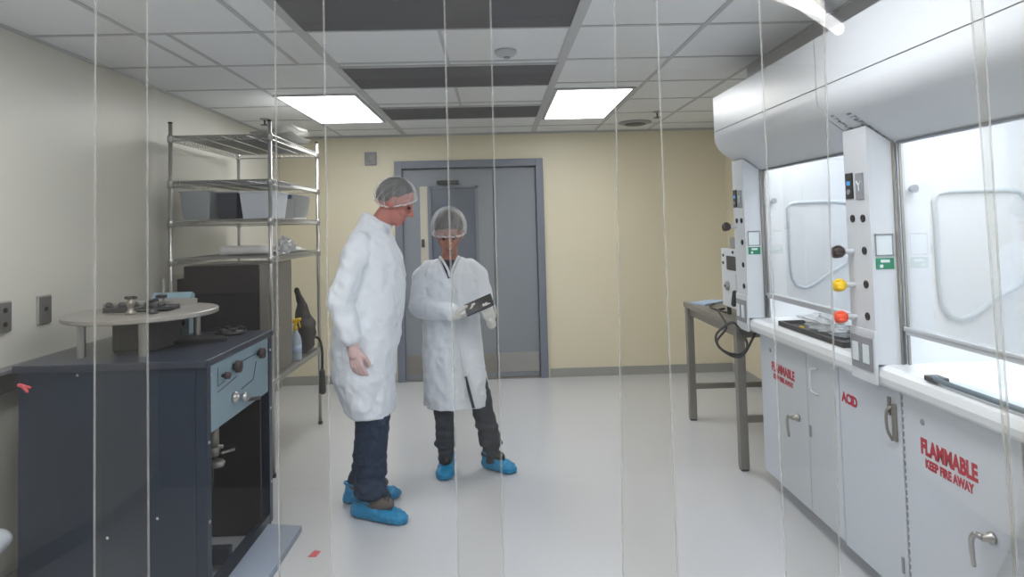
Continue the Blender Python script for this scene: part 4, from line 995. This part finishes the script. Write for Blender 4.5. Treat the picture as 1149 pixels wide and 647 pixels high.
# ------------------------------------------------------------------ clear strip curtain nearest the camera
edges = [(-.725, -.434, .0, .0), (-.495, -.211, .0, .0), (-.275, 0.0, -.002, .004), (-.057, .214, .001, -.004), (.155, .428, -.010, .0), (.347, .640, .003, .0), (.634, .925, .012, .0)]
names = ['clear curtain strip at the far left edge, in front of the wall outlets', 'clear curtain strip hanging in front of the dark console', 'clear curtain strip hanging in front of the person in jeans',
         'clear curtain strip hanging in front of the shorter person and the door', 'clear curtain strip hanging in front of the bare cream wall', 'clear curtain strip hanging in front of the far fume hood', 'clear curtain strip at the right edge, in front of the near fume hood']
for i, ((x0, x1, ln0, bw), lb) in enumerate(zip(edges, names)):
    y0 = .826 if i % 2 else .836
    b_ = B(); n = 14; m_ = 24; th = .0026; z0, z1 = .04, 2.30
    def pt(u, w, f_):
        x = x0+(x1-x0)*u+ln0*(1.5-(z0+(z1-z0)*w))*1.6; z = z0+(z1-z0)*w
        y = y0+.012*(2*u-1)**2*(1 if i % 2 else -1)*0.14+.0008*math.sin(3*z+i)+f_*th
        x += .0006*math.sin(3*z+i*2+u)
        return (x, y, z)
    G = [[[b_.verts.new(pt(k/n, j/m_, f_)) for k in range(n+1)] for j in range(m_+1)] for f_ in (0, 1)]
    for f_ in (0, 1):
        for j in range(m_):
            for k in range(n):
                q = (G[f_][j][k], G[f_][j][k+1], G[f_][j+1][k+1], G[f_][j+1][k]); b_.faces.new(q if f_ == 0 else q[::-1])
    for k_ in (0, n):
        for j in range(m_):
            fc = b_.faces.new((G[0][j][k_], G[1][j][k_], G[1][j+1][k_], G[0][j+1][k_])); fc.material_index = 1
    for j_ in (0, m_):
        for k in range(n): b_.faces.new((G[0][j_][k], G[0][j_][k+1], G[1][j_][k+1], G[1][j_][k]))
    b_.edges.ensure_lookup_table()
    for e_ in b_.edges:
        if any(f_.material_index for f_ in e_.link_faces): e_.smooth = False
    st = thing('curtain_strip', lb, 'strip curtain', ((x0+x1)/2, y0, z1), 'clear plastic curtain strips')
    obj('plastic_strip', b_, [M['strip'], M['stripedge']], st, True)
    eb_ = B()
    for k_ in (0, n):
        tube(eb_, [V(pt(k_/n, j/m_, .5)) for j in range(m_+1)], .0013, 6)
    obj('strip_edge', eb_, M['stripedge'], st, True)
t = thing('curtain_rail', 'steel rail from which the clear curtain strips hang', 'rail', (.1, .83, 2.3))
obj('rail_bar', bx(B(), -1.0, 1.2, .815, .85, 2.30, 2.36, .003), M['steel'], t)
for x in (-.9, .1, 1.1): obj('hanger', cyl(B(), (x, .832, 2.36), (x, .832, ZC), .008, seg=8), M['steel'], t)
# tube lamp behind the camera, its reflection shows in the strips
t = thing('tube_lamp', 'slanted tube lamp hanging behind the camera', 'light', (1.35, -1.12, 2.38))
tl = B(); cyl(tl, (1.60, -1.38, 2.39), (.60, -.38, 2.39), .03, seg=12); obj('lamp_tube', tl, M['tube'], t, True)
tl = B(); tube(tl, [(1.62, -1.40, 2.43), (.58, -.36, 2.43)], .03, 4); obj('lamp_housing', tl, M['white'], t)

# ------------------------------------------------------------------ camera
yaw, pitch, roll = .0258923, .0414375, -.0263017
F, cy = 740., 221.67
f = V((math.sin(yaw)*math.cos(pitch), math.cos(yaw)*math.cos(pitch), math.sin(pitch)))
r = V((math.cos(yaw), -math.sin(yaw), 0)); u = r.cross(f)
c, s = math.cos(roll), math.sin(roll)
r2 = r*c+u*s; u2 = u*c-r*s
cam = bpy.data.cameras.new('camera'); co = bpy.data.objects.new('camera', cam); C.objects.link(co)
co.matrix_world = Matrix.Translation(V((0, 0, 1.52))) @ basis(r2, u2, -f).to_4x4()
cam.sensor_width = 36; cam.lens = 36*F/1149; cam.shift_y = -(323.5-cy)/1149; cam.clip_start = .02
sc = bpy.context.scene; sc.camera = co
w = bpy.data.worlds.new('world'); sc.world = w; w.use_nodes = True
w.node_tree.nodes['Background'].inputs[0].default_value = (.6, .62, .65, 1); w.node_tree.nodes['Background'].inputs[1].default_value = .3
sc.view_settings.view_transform = 'Standard'; sc.view_settings.look = 'None'; sc.view_settings.gamma = 1; sc.view_settings.exposure = 0.72
sc.view_settings.use_curve_mapping = False
sc.cycles.use_denoising = True
sc.cycles.transparent_max_bounces = 24; sc.cycles.max_bounces = 10; sc.cycles.sample_clamp_indirect = 4
